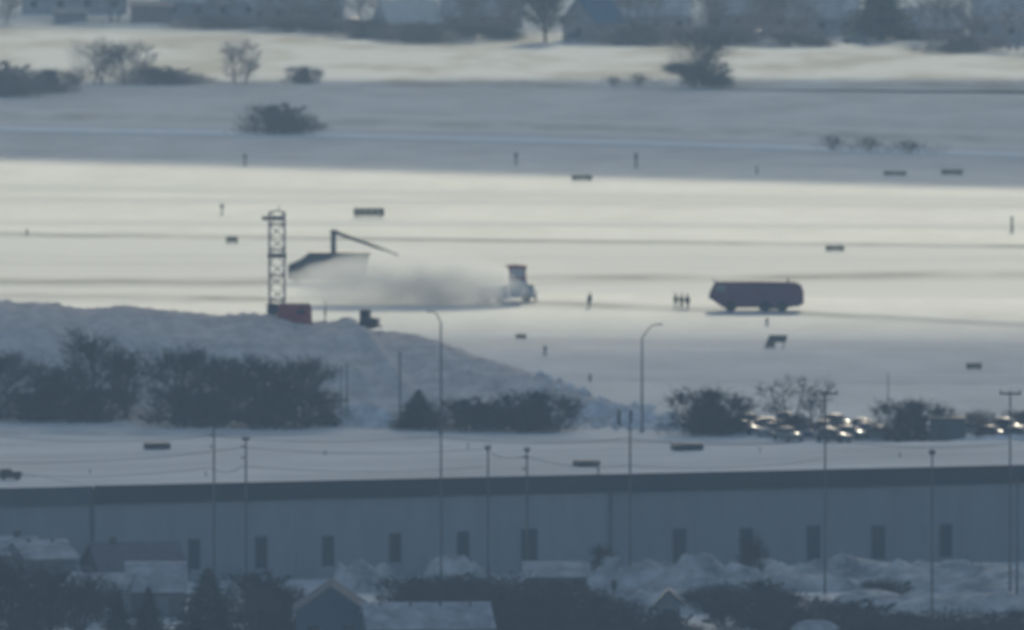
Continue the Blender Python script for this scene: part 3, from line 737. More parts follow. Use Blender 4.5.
# askew barricade
b = G(775, 349); s = FPX / (b.y - YC)
t = thing('barricade', 'dark barricade standing askew on grey snow below the long truck', 'barricade', b)
k = 1 / s
MB().prism([(-11 * k, 0.15), (-2 * k, 0.15), (1 * k, 0.85), (-8 * k, 0.8)], -0.15, 0.15).build('board', m_sign, t, 0.03)
MB().prism([(-8 * k, 0.75), (11 * k, 0.75), (12.5 * k, 1.55), (-6 * k, 1.55)], 0.2, 0.5).build('board', m_slate, t, 0.03)
for x in (-9 * k, -1 * k, 8 * k): MB().tube((x, 0.18, -0.1), (x + 0.1, 0.18, 0.9), 0.06).build('leg', m_darkmetal, t)

# ------------------------------------------------------------------ VEHICLES
def wheel(t, x, y, r=0.6, wd=0.4):
    sy = -1 if y < 0 else 1
    o = MB().lathe([(r * 0.55, -wd / 2), (r * 0.9, -wd / 2), (r, -wd * 0.35), (r, wd * 0.35), (r * 0.9, wd / 2), (r * 0.55, wd / 2)], 'y', 20, (x, y, r)).build('wheel', m_rubber, t, smooth=False)
    MB().lathe([(r * 0.2, wd * 0.30), (r * 0.5, wd * 0.46), (r * 0.56, wd * 0.53), (r * 0.56, wd * 0.3)] if sy > 0 else [(r * 0.56, -wd * 0.3), (r * 0.56, -wd * 0.53), (r * 0.5, -wd * 0.46), (r * 0.2, -wd * 0.30)], 'y', 14, (x, y, r)).build('rim', m_steel, o)
# long dark truck (airport fire truck shape)
b = G(755, 311); s = FPX / (b.y - YC); k = 1 / s
t = thing('airport_truck', 'long dark maroon boxy airport truck with rounded ends facing left', 'truck', b)
X = lambda px: (px - 755) * k
Z = lambda py: (311 - py) * k
hw = 1.5
MB().prism([(X(720), Z(305)), (X(709), Z(297)), (X(709), Z(294)), (X(714.5), Z(283)), (X(718), Z(281.5)), (X(727), Z(281)), (X(727), Z(305))], -hw, hw).build('cab', m_navy, t, 0.08, seg=2)
MB().prism([(X(727.3), Z(305)), (X(727.3), Z(281.2)), (X(760), Z(281)), (X(795), Z(281.8)), (X(801), Z(284.5)), (X(803), Z(290)), (X(803), Z(300)), (X(800), Z(305.5)), (X(790), Z(306))], -hw, hw).build('body', m_navy, t, 0.08, seg=2)
MB().prism([(X(711.6), Z(290.8)), (X(714.0), Z(284.6)), (X(714.3), Z(284.6)), (X(711.9), Z(290.8))], -hw + .2, hw - .2).build('windshield', m_glass, t)
wn = MB().prism([(X(713.8), Z(291.5)), (X(716.4), Z(284.4)), (X(725), Z(284.0)), (X(725), Z(291.5))], -hw - 0.015, -hw + 0.02).build('window', mat('cab_glass', (0.16, 0.19, 0.18), 0.25, var=0.2, spec=0.5), t)
wn2 = MB().prism([(X(713.8), Z(291.5)), (X(716.4), Z(284.4)), (X(725), Z(284.0)), (X(725), Z(291.5))], hw - 0.02, hw + 0.015).build('window', m_glass, t)
for i, px in enumerate((729, 744.5, 760, 775.5)):
    pnl = MB().box((X(px + 7.2), -hw - 0.01, Z(295)), (14 * k, 0.05, 11 * k)).build('locker_door', m_navy, t, 0.02)
    MB().box((X(px + 7.2), -hw - 0.05, Z(300)), (5 * k, 0.04, 0.06)).build('handle', m_steel, pnl)
MB().box((X(757), 0, Z(305.5)), (70 * k, 2.0, 0.35)).build('chassis', m_darkmetal, t, 0.03)
MB().box((X(773), 0, Z(306.5)), (28 * k, 2.8, 0.55)).build('skirt', m_navy, t, 0.05)
for px, r in ((730.5, .66), (765, .66), (782, .66)):
    for sy in (-1, 1): wheel(t, X(px), sy * (hw - 0.2), r, 0.5)
MB().tube((X(718), -0.9, Z(282)), (X(712), -0.9, Z(279)), 0.09, 0.07).build('monitor_nozzle', m_darkmetal, t)
MB().box((X(788), 0, Z(279.9)), (0.25, 1.2, 0.35)).build('light_bar', m_darkmetal, t, 0.04)
MB().box((X(715), -1.65, Z(289)), (0.12, 0.3, 0.5)).build('mirror', m_darkmetal, t, 0.03)
for sy in (-1, 1): MB().box((X(709.2), sy * 1.1, Z(298.5)), (0.1, 0.35, 0.2)).build('headlight', m_lamp, t, 0.03)
MB().box((X(802.4), 0, Z(297)), (0.28, 2.3, 1.6)).build('rear_panel', m_maroon, t, 0.04)

# plow truck throwing snow
b = G(516, 301.5); s = FPX / (b.y - YC); k = 1 / s
t = thing('plow_truck', 'pale plow truck with maroon-topped cab ploughing through blown snow', 'truck', b, R(0))
X = lambda px: (px - 516) * k
Z = lambda py: (301.5 - py) * k
MB().prism([(X(478), Z(298)), (X(478), Z(286)), (X(508), Z(284)), (X(508), Z(298))], -1.25, 1.25).build('bed', m_paleyellow, t, 0.06)
MB().prism([(X(509), Z(297)), (X(509), Z(279)), (X(526), Z(279)), (X(528.5), Z(285)), (X(534), Z(287)), (X(534.5), Z(297))], -1.2, 1.2).build('hood', m_paleyellow, t, 0.1, seg=2)
MB().box((X(531), 0, Z(285.2)), (6 * k, 1.8, 0.32)).build('hood_cap', m_darkmetal, t, 0.06)
c = MB()
for x in (X(509.6), X(525)):
    for y in (-1.1, 1.1): c.box((x, y, (Z(266) + Z(279)) / 2), (0.2, 0.16, Z(266) - Z(279)))
c.box((X(517.5), 0, Z(278.4)), (17.5 * k, 2.35, 0.28)); c.build('cab_frame', m_maroon, t, 0.02)
MB().box((X(517.3), 0, (Z(267) + Z(278)) / 2), (15.5 * k, 2.15, Z(267) - Z(278) - 0.1)).build('window', mat('cab_glass_backlit', (0.5, 0.48, 0.5), 0.2, var=0.2, spec=0.5), t)  # opaque pane, its pale colour stands in for backlight through the cab
MB().prism([(X(506), Z(266.8)), (X(506), Z(265.2)), (X(516), Z(264.6)), (X(527), Z(266)), (X(527), Z(267.6))], -1.3, 1.3).build('cab_roof', m_maroon, t, 0.04)
for px in (487, 499, 526):
    for sy in (-1, 1): wheel(t, X(px), sy * 1.0, 0.55, 0.4)
bl = []
for i in range(9):
    a = -0.9 + 1.9 * i / 8
    bl.append((X(535.5) + 0.75 * (1 - math.cos(a)) * 0.8, 0.62 + 0.62 * math.sin(a)))
mbp = MB(); mbp.quad_strip([[(x, y, z) for x, z in bl] for y in (-1.8, 1.8)]); mbp.quad_strip([[(x - 0.08, y, z) for x, z in bl] for y in (-1.8, 1.8)])
mbp.build('plow_blade', m_slate, t)
MB().box((X(535), 0, 0.5), (0.5, 0.9, 0.25)).build('plow_mount', m_darkmetal, t, 0.02)
for sy in (-1, 1): MB().box((X(534.8), sy * 0.8, Z(290)), (0.1, 0.3, 0.22)).build('headlight', m_lamp, t, 0.03)

# boom truck behind the blown snow
b = G(335, 283); s = FPX / (b.y - YC); k = 1 / s
t = thing('boom_truck', 'dark truck with upright mast and slanting boom beside the lattice tower', 'truck', b)
X = lambda px: (px - 335) * k
Z = lambda py: (283 - py) * k
MB().prism([(X(288), Z(279)), (X(288), Z(265)), (X(293), Z(262.5)), (X(301), Z(259)), (X(306), Z(255)), (X(308.8), Z(253)), (X(309.6), Z(279))], -1.18, 1.18).build('cab', m_slate, t, 0.08, seg=2)
MB().prism([(X(290.5), Z(268)), (X(291), Z(265)), (X(296), Z(263.3)), (X(296), Z(268))], -1.215, -1.18).build('window', m_glass, t)
MB().prism([(X(309.4), Z(279)), (X(308), Z(252.5)), (X(309), Z(252)), (X(369.5), Z(252)), (X(370), Z(255)), (X(368), Z(262)), (X(366), Z(279))], -1.2, 1.2).build('tank_body', m_slate, t, 0.08, seg=2)
MB().box((X(340), 0, Z(252.6)), (62 * k, 2.5, 0.18)).build('body_rim', mat('rim_brown', (0.12, 0.095, 0.09), 0.6), t, 0.03)
mast = MB().box((X(333.5), -0.3, (Z(231) + Z(258)) / 2), (5.2 * k, 0.6, Z(231) - Z(258))).build('mast', m_slate, t, 0.04)
MB().box((X(334), -0.3, Z(231.5)), (6.8 * k, 0.7, 4.5 * k)).build('mast_head', m_darkmetal, mast, 0.05)
o = MB(); p0 = Vector((X(336), -0.3, Z(232))); p1 = Vector((X(397), -0.3, Z(254)))
d = (p1 - p0).normalized(); nn = Vector((-d.z, 0, d.x))
o.v = []; 
rows = []
for tt, hh in ((0, 0.24), (1, 0.15)):
    c0 = p0.lerp(p1, tt)
    rows.append([tuple(c0 + nn * a * hh + Vector((0, bb * 0.18, 0))) for a, bb in ((-1, -1), (1, -1), (1, 1), (-1, 1))])
o.loft(rows); o.build('boom', m_darkmetal, t)
MB().box(p1 + Vector((0.05, 0, -0.08)), (0.4, 0.35, 0.3)).build('boom_tip', m_darkmetal, t, 0.03)
MB().box((X(333), 0, Z(278.5)), (84 * k, 1.6, 0.3)).build('chassis', m_darkmetal, t)
for px in (297, 346, 358):
    for sy in (-1, 1): wheel(t, X(px), sy * 1.0, 0.5, 0.4)

# lattice tower standing on the mound crest
TY = CREST_Y + 4.0
def at_depth(px, py, y):
    a = (px - 512) / FPX; bb = -(py - 315) / FPX
    d = Vector((a, cp + bb * sp, -sp + bb * cp)); tt = (y - YC) / d.y
    return Vector((d.x * tt, y, HC + d.z * tt))
tb = at_depth(277, 318, TY); zt0 = mound_z(tb.x, TY)
sc = FPX / (TY - YC); k = 1 / sc
m_tower = mat('tower_paint', (0.40, 0.30, 0.30), 0.6, var=0.3, scale=0.5); m_towerdeck = mat('tower_deck', (0.14, 0.12, 0.12), 0.7)
tw = thing('lattice_tower', 'tall grey steel lattice tower rising above the mound', 'tower', (tb.x, TY, zt0))
Zt = lambda py: at_depth(277, py, TY).z - zt0
hx = 7.6 * k
ztop = Zt(212)
for sx in (-1, 1):
    for sy in (-1, 1):
        MB().box((sx * hx, sy * hx, (ztop - 0.8) / 2), (0.22, 0.22, ztop + 0.8)).build('leg', m_tower, tw)
nb = 8; zz0 = Zt(313)
for face in range(4):
    M = Matrix.Rotation(face * math.pi / 2, 3, 'Z')
    for i in range(nb):
        z0 = zz0 + (ztop - zz0) * i / nb; z1 = zz0 + (ztop - zz0) * (i + 1) / nb
        a, c = (M @ Vector((-hx, -hx, z0)), M @ Vector((hx, -hx, z1))) if (i + face) % 2 else (M @ Vector((hx, -hx, z0)), M @ Vector((-hx, -hx, z1)))
        MB().tube(a, c, 0.06, 0.06, 5).build('brace', m_tower, tw)
        if i % 2 == 0: MB().tube(M @ Vector((-hx, -hx, z1)), M @ Vector((hx, -hx, z1)), 0.06, 0.06, 5).build('rung', m_tower, tw)
MB().box((-4 * k, 0, Zt(218)), (22 * k, 2 * hx + 0.4, 0.32)).build('platform', m_towerdeck, tw, 0.02)
MB().box((0, 0, Zt(255.5)), (19 * k, 2 * hx + 0.5, 0.38)).build('platform', m_towerdeck, tw, 0.02)
MB().box((0, 0, Zt(309)), (20 * k, 2 * hx + 0.5, 1.2)).build('base_frame', m_slate, tw, 0.05)
mbx = MB()
mbx.path([Vector((-hx, 0, ztop - 0.1)), Vector((-hx * .4, 0, ztop + 0.12)), Vector((hx * 0.4, 0, ztop + 0.15)), Vector((hx, 0, ztop - 0.1))], 0.09, 0.09, 6)
mbx.build('top_rail', m_tower, tw)
MB().tube((0.25 * hx, 0, ztop + 0.3), (0.25 * hx, 0, ztop + 0.75), 0.05, 0.04, 6).build('finial', m_tower, tw)
# maroon cabin at its foot
cb = at_depth(295, 323, TY - 3); cz = mound_z(cb.x, TY - 3)
cab = thing('site_cabin', 'maroon cabin on the mound at the foot of the lattice tower', 'cabin', (cb.x, TY - 3, cz))
hh = (at_depth(295, 304, TY - 3).z - cz)
MB().prism([(-17 * k, -0.6), (-17 * k, hh * 0.9), (-12 * k, hh), (13 * k, hh), (16.5 * k, hh * 0.82), (17 * k, -0.6)], -1.3, 1.3).build('body', m_maroon, cab, 0.08, seg=2)
MB().box((6 * k, -1.31, hh * 0.55), (8 * k, 0.05, hh * 0.35)).build('window', m_glass, cab)
MB().box((-9 * k, -1.31, hh * 0.4), (8 * k, 0.05, hh * 0.7)).build('door', m_maroon, cab, 0.01)
MB().box((0, 0, hh + 0.03), (30 * k, 2.4, 0.08)).build('roof', m_darkmetal, cab)
# thin mast right of the cabin
pb = at_depth(325, 325, TY - 2); pz = mound_z(pb.x, TY - 2)
q = thing('mast', 'thin dark mast on the mound between cabin and loader', 'post', (pb.x, TY - 2, pz))
hm = at_depth(325, 301, TY - 2).z - pz
MB().tube((0, 0, -0.4), (0.05, 0, hm), 0.07, 0.05, 7).build('pole', m_darkmetal, q)
MB().box((0.02, 0, hm * 0.45), (0.22, 0.2, 0.5)).build('box', m_darkmetal, q, 0.02)
# loader on the mound
lb_ = at_depth(368, 333, CREST_Y); lz = mound_z(lb_.x, CREST_Y)
ld = thing('loader', 'small dark tracked loader on the edge of the mound', 'loader', (lb_.x, CREST_Y, lz), R(-8)); ld.scale = (1.15, 1.15, 1.15)
for sy in (-1, 1):
    MB().prism([(-0.9, 0.25), (-0.75, 0.0), (0.75, 0.0), (1.0, 0.3), (0.8, 0.62), (-0.75, 0.62)], sy * 0.75 - 0.2, sy * 0.75 + 0.2).build('track', m_rubber, ld, 0.03)
MB().box((0.0, 0, 0.75), (1.5, 1.2, 0.5)).build('body', m_darkmetal, ld, 0.06)
cc = MB().box((-0.25, 0, 1.35), (0.95, 1.1, 0.85)).build('cab', m_darkmetal, ld, 0.05)
MB().box((-0.25, -0.56, 1.42), (0.6, 0.03, 0.45)).build('window', m_glass, cc)
MB().tube((-0.2, -0.5, 1.0), (0.9, -0.5, 0.75), 0.08).build('lift_arm', m_darkmetal, ld)
MB().tube((-0.2, 0.5, 1.0), (0.9, 0.5, 0.75), 0.08).build('lift_arm', m_darkmetal, ld)
MB().prism([(0.85, 0.9), (0.9, 0.2), (1.3, 0.1), (1.35, 0.2), (1.0, 0.35), (0.98, 0.95)], -0.95, 0.95).build('bucket', m_darkmetal, ld, 0.02)

# ------------------------------------------------------------------ PARKED CARS
def ring(x, hw, z0, z1, n=16, e=3.2, tuck=0.88):
    pts = []
    for i in range(n):
        a = 2 * math.pi * (i + 0.5) / n; c, s_ = math.cos(a), math.sin(a)
        yy = math.copysign(abs(c) ** (2 / e), c) * hw; zz = math.copysign(abs(s_) ** (2 / e), s_)
        if zz < 0: yy *= 1 - (1 - tuck) * (-zz)
        pts.append((x, yy, (z0 + z1) / 2 + zz * (z1 - z0) / 2))
    return pts
def make_car(label, colour, loc, rz, tall=0.0, group='cars parked beside the road'):
    t = thing('parked_car', label, 'car', loc, rz, group)
    top = 0.92 + tall * 0.25
    MB().loft([ring(-2.15, 0.70, 0.42, 0.75 + tall * .2), ring(-2.05, 0.82, 0.3, 0.92 + tall * .25), ring(-1.5, 0.88, 0.22, top + .04), ring(-0.4, 0.90, 0.2, top + 0.03), ring(0.7, 0.90, 0.2, top), ring(1.4, 0.88, 0.22, top - 0.08), ring(2.0, 0.80, 0.3, top - 0.2), ring(2.15, 0.66, 0.4, top - 0.35)]).build('body', colour, t, smooth=True)
    rt = 1.44 + tall * 0.35; g0 = top - 0.06; back = -1.75 - tall * .2
    MB().loft([ring(back, 0.70, g0, g0 + 0.1, e=4), ring(back + .5, 0.68, g0, rt - 0.1, e=4), ring(-0.6, 0.68, g0, rt - .02, e=4), ring(0.15, 0.67, g0, rt - 0.06, e=4), ring(0.95, 0.70, g0, g0 + 0.1, e=4)]).build('windows', m_glass, t, smooth=True)
    MB().loft([ring(back + .38, 0.60, rt - 0.16, rt - 0.06, e=2.6), ring(back + .6, 0.64, rt - 0.12, rt + 0.0, e=2.6), ring(-0.6, 0.66, rt - 0.09, rt + 0.045, e=2.6), ring(0.1, 0.64, rt - 0.12, rt + 0.0, e=2.6), ring(0.3, 0.58, rt - 0.17, rt - 0.08, e=2.6)]).build('roof', colour, t, smooth=True)
    hd = MB(); hr = []
    for i in range(9):
        u = -0.58 + 1.16 * i / 8; row = []
        for j in range(9):
            v = -0.62 + 1.24 * j / 8
            row.append((1.38 + u * 0.966, v, top - 0.02 - u * 0.259 - (u * u + v * v) / 8.0))
        hr.append(row)
    hd.quad_strip(hr); hd.quad_strip([[(x, y, z - 0.05) for x, y, z in r_] for r_ in hr]); hd.build('hood', colour, t, smooth=True)
    for x in (-1.35, 1.35):
        for sy in (-1, 1): wheel(t, x, sy * 0.78, 0.32, 0.22)
    for sy in (-1, 1):
        MB().box((2.06, sy * 0.58, top - 0.3), (0.14, 0.3, 0.14)).build('headlight', m_lamp, t, 0.03)
        MB().box((-2.08, sy * 0.6, top - 0.2), (0.12, 0.26, 0.16)).build('tail_light', m_maroon, t, 0.03)
    return t
cols = {'green': paint('green', (0.03, 0.06, 0.045)), 'grey': paint('grey', (0.12, 0.13, 0.14)), 'dark': paint('dark', (0.02, 0.022, 0.026)), 'silver': paint('silver', (0.16, 0.165, 0.17)), 'maroon': paint('maroon', (0.09, 0.02, 0.022)), 'blue': paint('blue', (0.03, 0.05, 0.1))}
for px, py, cl, rz, tall, lb in [
    (752, 427, 'green', 322, 0, 'green car first from the left in the upper parked row'),
    (784, 429, 'dark', 262, 1, 'dark tall car in the upper parked row behind the thin tree'),
    (838, 431, 'dark', 318, 1, 'dark tall car right of the crossarm pole, upper row'),
    (866, 432, 'green', 326, 0, 'green car at the right end of the upper parked row'),
    (744, 434, 'silver', 319, 0, 'silver car at the left end of the lower parked row'),
    (772, 436, 'grey', 245, 0, 'grey car second from the left in the lower parked row'),
    (804, 437, 'blue', 280, 0, 'dark blue car left of the crossarm pole, lower row'),
    (850, 439, 'grey', 328, 0, 'grey car right of the crossarm pole, lower row'),
    (882, 440, 'silver', 317, 0, 'silver car touching the dark shed shrub, lower row'),
    (762, 431, 'silver', 180, 0, 'silver car seen from its side behind the green first car'),
    (822, 434, 'dark', 255, 0, 'dark low car right beside the crossarm pole'),
    (864, 436, 'silver', 235, 0, 'silver car between two grey cars near the dark shed shrub'),
    (788, 441, 'green', 300, 0, 'green car nearest the road below the thin tree'),
    (834, 442, 'dark', 324, 0, 'dark car nearest the road, right of the crossarm pole'),
    (726, 433, 'grey', 285, 0, 'grey car half hidden by the big dark shrub'),
    (978, 436, 'silver', 318, 0, 'silver car behind the reddish shrub at the right'),
    (1008, 435, 'dark', 321, 1, 'dark tall car at the right edge behind the shrub'),
    (992, 439, 'maroon', 322, 0, 'maroon car near the right edge beside the crossarm pole'),
    (1020, 440, 'grey', 325, 0, 'grey car cut by the right edge'),
    (322, 426, 'dark', 180, 0, 'dark car at the right end of the tree clump')]:
    make_car(lb, cols[cl], G(px, py), R(rz), tall)
# dark roadside shed
b = G(948, 443); s = FPX / (b.y - YC); k = 1 / s
t = thing('shed', 'dark flat-roofed roadside shed among shrubs at the right', 'shed', b)
MB().box((0, 1.5, 1.25), (35 * k, 3, 2.5)).build('wall', m_slate, t)
MB().box((0, 1.5, 2.58), (36.5 * k, 3.3, 0.16)).build('roof', m_darkmetal, t)
MB().box((-0.7, -0.02, 1.0), (0.9, 0.06, 2.0)).build('door', m_darkmetal, t)

# ------------------------------------------------------------------ HOUSES IN FRONT OF THE WAREHOUSE
def house(name, label, cat, px0, px1, yeave, yridge, ybase, depth, wallm, roofm, gable=False, group='houses before the warehouse', chimney=None, windows=0, rz=0.0, vents=0):
    b = G((px0 + px1) / 2.0, ybase); s = FPX / (b.y - YC); k = 1 / s
    W = (px1 - px0) * k; E = (ybase - yeave) * k; Rg = max(E + 0.5, (ybase - yridge) * k)
    t = thing(name, label, cat, b, rz, group)
    if gable:      # gable towards the viewer
        MB().prism([(-W / 2, -0.2), (-W / 2, E), (0, Rg - 0.05), (W / 2, E), (W / 2, -0.2)], 0, depth).build('wall', wallm, t)
        rf = MB()
        for sgn in (-1, 1):
            a = Vector((sgn * (W / 2 + 0.35), 0, E - 0.35 * (Rg - E) / (W / 2))); c = Vector((0, 0, Rg))
            rf.prism([(a.x, a.z), (c.x, c.z), (c.x, c.z + 0.28), (a.x, a.z + 0.25)], -0.35, depth + 0.35)
        rf.build('roof', roofm, t)
    else:          # eaves towards the viewer
        MB().box((0, depth / 2, E / 2 - 0.1), (W - 0.5, depth - 0.5, E + 0.2)).build('wall', wallm, t)
        rf = MB(); o = []
        pr = [(-0.35, E - 0.1), (depth / 2, Rg), (depth + 0.35, E - 0.1), (depth + 0.35, E + 0.12), (depth / 2, Rg + 0.26), (-0.35, E + 0.14)]
        rows = [[(x, y, z) for y, z in pr] for x in (-W / 2, W / 2)]
        rf.loft(rows); ro = rf.build('roof', roofm, t)
        for x in (-W / 2 + 0.26, W / 2 - 0.26):
            g = MB(); g.loft([[(x + dx, y, z) for y, z in ((0.26, E - 0.2), (depth / 2, Rg - 0.05), (depth - 0.26, E - 0.2))] for dx in (-0.05, 0.05)])
            g.build('gable', wallm, t)
        for i in range(vents):
            x = -W / 2 + W * (i + 0.6) / (vents + 0.3)
            zz = E + (Rg - E) * 0.85
            MB().tube((x, depth * 0.42, zz - 0.1), (x, depth * 0.42, zz + 0.55), 0.11, 0.11, 8).build('vent_pipe', m_darkmetal, ro)
    if chimney is not None:
        MB().box((chimney, depth * 0.5, Rg + 0.3), (0.6, 0.6, 1.0)).build('chimney', m_hwall_d, t, 0.02)
    for i in range(windows):
        x = -W / 2 + W * (i + 0.5) / windows
        wdw = MB().box((x, (-0.02 if gable else 0.23), E * 0.55), (min(1.1, W / windows * 0.5), 0.06, min(1.1, E * 0.5))).build('window', m_glass, t)
        MB().box((x, (-0.05 if gable else 0.2), E * 0.55 - min(1.1, E * 0.5) / 2 - 0.06), (min(1.1, W / windows * 0.5) + 0.2, 0.1, 0.08)).build('sill', m_white, wdw)
    return t
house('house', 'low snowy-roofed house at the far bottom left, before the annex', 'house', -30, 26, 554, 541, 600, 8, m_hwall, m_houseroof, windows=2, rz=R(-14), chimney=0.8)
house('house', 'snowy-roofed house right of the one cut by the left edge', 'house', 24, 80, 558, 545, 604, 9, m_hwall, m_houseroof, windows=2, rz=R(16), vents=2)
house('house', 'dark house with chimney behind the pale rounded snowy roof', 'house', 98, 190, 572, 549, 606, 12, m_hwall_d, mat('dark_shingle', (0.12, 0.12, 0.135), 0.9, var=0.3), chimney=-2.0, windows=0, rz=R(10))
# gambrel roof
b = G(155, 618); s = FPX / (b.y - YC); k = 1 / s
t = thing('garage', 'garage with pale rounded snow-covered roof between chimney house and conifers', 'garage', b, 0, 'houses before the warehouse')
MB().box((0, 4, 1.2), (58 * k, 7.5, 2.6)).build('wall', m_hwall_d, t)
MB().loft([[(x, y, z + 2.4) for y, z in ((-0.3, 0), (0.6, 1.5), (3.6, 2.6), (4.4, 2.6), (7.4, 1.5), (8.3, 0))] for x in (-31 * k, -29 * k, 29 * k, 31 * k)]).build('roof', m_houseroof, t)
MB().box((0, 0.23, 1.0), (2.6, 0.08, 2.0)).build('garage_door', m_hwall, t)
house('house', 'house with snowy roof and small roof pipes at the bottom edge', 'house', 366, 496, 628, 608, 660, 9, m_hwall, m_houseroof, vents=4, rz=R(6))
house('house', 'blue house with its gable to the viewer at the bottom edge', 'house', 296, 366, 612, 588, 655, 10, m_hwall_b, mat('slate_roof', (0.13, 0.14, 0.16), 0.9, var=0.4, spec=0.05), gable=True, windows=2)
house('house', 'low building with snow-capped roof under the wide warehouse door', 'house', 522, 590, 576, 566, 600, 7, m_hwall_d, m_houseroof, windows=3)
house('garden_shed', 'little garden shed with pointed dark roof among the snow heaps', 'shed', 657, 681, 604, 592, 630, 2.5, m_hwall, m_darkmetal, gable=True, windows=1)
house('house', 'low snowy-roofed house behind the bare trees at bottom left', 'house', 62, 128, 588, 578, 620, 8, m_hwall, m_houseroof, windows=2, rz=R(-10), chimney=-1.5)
# dome-like snow cap at the bottom
b = G(815, 642); 
t = thing('round_tank', 'round tank with a snow-capped dome at the bottom edge', 'tank', b)
MB().lathe([(2.2, -0.2), (2.2, 1.0), (2.25, 1.05)], 'z', 24).build('shell', m_hwall, t)
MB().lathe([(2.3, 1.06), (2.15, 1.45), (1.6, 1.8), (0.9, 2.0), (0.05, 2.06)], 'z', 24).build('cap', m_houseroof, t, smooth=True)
# figure-like dark meter post in the snow heap
plain_post('meter_post', 614, 580, 606, 0.2, 'dark post standing in the snow heap left of the garden shed', head=(0.55, 0.9))

# ------------------------------------------------------------------ FAR TOWN
m_town_d = mat('town_wall_dark_hazed', (0.33, 0.31, 0.34), 0.85, var=0.35, scale=0.8)  # town walls, roof snow and brick lightened in place of distance haze
m_town = mat('town_wall_hazed', (0.42, 0.40, 0.43), 0.85, var=0.35, scale=0.8)
m_townroof = mat('town_roof_snow_hazed', (0.66, 0.64, 0.64), 0.9, col2=(0.36, 0.345, 0.35), scale=0.5)
m_townbrick = mat('town_brick_hazed', (0.27, 0.22, 0.24), 0.85, var=0.25, scale=2)
TG = 'buildings at the town edge beyond the field'
house('town_house', 'dark flat shed at the far top left behind the field', 'building', 52, 88, 13, 10, 24, 4, m_town_d, m_town_d, group=TG)
house('town_house', 'brown block at the top behind the field, left of centre', 'building', 129, 174, 7, 4, 23, 6, m_townbrick, m_townbrick, group=TG, windows=0)
house('town_house', 'pale snowy-roofed house at the top left of the brown block', 'building', 20, 128, -4, -24, 14, 9, m_town, m_townroof, group=TG, windows=4)
house('town_house', 'grey house behind the brown block with snow on the roof', 'building', 160, 262, 2, -20, 20, 9, m_town_d, m_townroof, group=TG, windows=4)
house('town_house', 'long grey house at the top with several windows', 'building', 250, 345, 6, -16, 26, 9, m_town, m_townroof, group=TG, windows=5)
house('town_house', 'house with pale snow roof sloping to the right at the top', 'building', 386, 446, 24, 3, 38, 8, m_town_d, mat('pale_roof_snow', (0.68, 0.67, 0.64), 0.9, var=0.2), group=TG, windows=2, rz=R(18))
house('town_house', 'dark house right of the pale sloping roof', 'building', 440, 524, 16, -6, 30, 8, m_town_d, m_townroof, group=TG, windows=3)
house('town_house', 'house with blue roof at the top, right of the dark brown tree', 'building', 558, 600, 22, -2, 41, 7, m_town, m_blue, gable=True, group=TG, windows=1, rz=R(-38))
house('town_house', 'long grey house at the top above the large far tree', 'building', 600, 690, 16, -12, 36, 9, m_town, m_townroof, group=TG, windows=4)
house('town_house', 'grey house at the top right of the large far tree', 'building', 706, 790, 14, -10, 32, 9, m_town_d, m_townroof, group=TG, windows=4)
house('town_house', 'house left of the dark conifer at the top', 'building', 784, 860, 18, -6, 36, 8, m_town, m_townroof, group=TG, windows=3)
house('town_house', 'house right of the dark conifer with wide snowy roof', 'building', 900, 966, 28, 10, 40, 8, m_town_d, m_townroof, group=TG, windows=3)
house('town_house', 'house in the far top right corner', 'building', 972, 1050, 20, -6, 44, 9, m_town, m_townroof, group=TG, windows=3)
for seed_, pts_ in enumerate([[(320, 27), (400, 31), (440, 33)], [(455, 27), (505, 30), (535, 34)], [(550, 43), (604, 44)], [(600, 27), (690, 26), (745, 28)], [(770, 27), (835, 28)], [(835, 42), (868, 43)], [(884, 44), (935, 46), (970, 45)], [(60, 26), (130, 27), (180, 27)], [(185, 22), (262, 24), (330, 27)]]):
    ridge('snow_bank', pts_, 0.55, 2.5, m_snow, 30 + seed_, 40, 0.7, 7)
TT = 'trees among the town houses'
for i, (a, b_, t_, bs, kind, lb) in enumerate([
    (-20, 22, -30, 24, 1, 'greenish dark tree in the top left corner'),
    (196, 250, -30, 26, 4, 'bare town tree right of the brown block'),
    (300, 350, -30, 30, 2, 'bare town tree above the solitary bush'),
    (342, 392, -20, 34, 1, 'bare town tree left of the pale sloping roof'),
    (440, 492, -30, 38, 4, 'bare town tree right of the pale sloping roof'),
    (618, 676, -30, 40, 1, 'bare town tree left of the large far tree'),
    (730, 790, -20, 40, 2, 'bare town tree right of the large far tree'),
    (800, 850, -24, 34, 4, 'bare town tree left of the dark conifer'),
    (930, 990, -10, 46, 1, 'bare town tree beside the upper glint at right'),
    (985, 1045, -10, 50, 2, 'bare town tree at the far right edge'),
    (672, 730, -30, 34, 1, 'bare town tree right above the large far tree'),
    (92, 140, -24, 22, 4, 'bare town tree left of the brown block'),
    (255, 310, -24, 28, 1, 'bare town tree above the small round bush'),
    (394, 440, -30, 30, 4, 'bare town tree behind the pale sloping roof'),
    (480, 530, -24, 36, 2, 'bare town tree left of the dense brown tree'),
    (604, 640, -24, 38, 4, 'bare town tree right behind the blue roof'),
    (770, 820, -24, 40, 1, 'bare town tree above the right silver far car'),
    (906, 950, -20, 44, 2, 'bare town tree right of the dark conifer')]):
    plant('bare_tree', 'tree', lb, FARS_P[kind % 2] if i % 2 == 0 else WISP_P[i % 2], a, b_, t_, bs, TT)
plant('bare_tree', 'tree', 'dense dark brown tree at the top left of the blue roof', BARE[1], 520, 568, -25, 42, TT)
plant('bare_tree', 'tree', 'second stem close behind the dense dark brown tree', BARE[0], 530, 562, -20, 41, TT)
plant('conifer', 'tree', 'dark conifer at the top right above the field', CONI[0], 852, 908, -30, 40, TT)
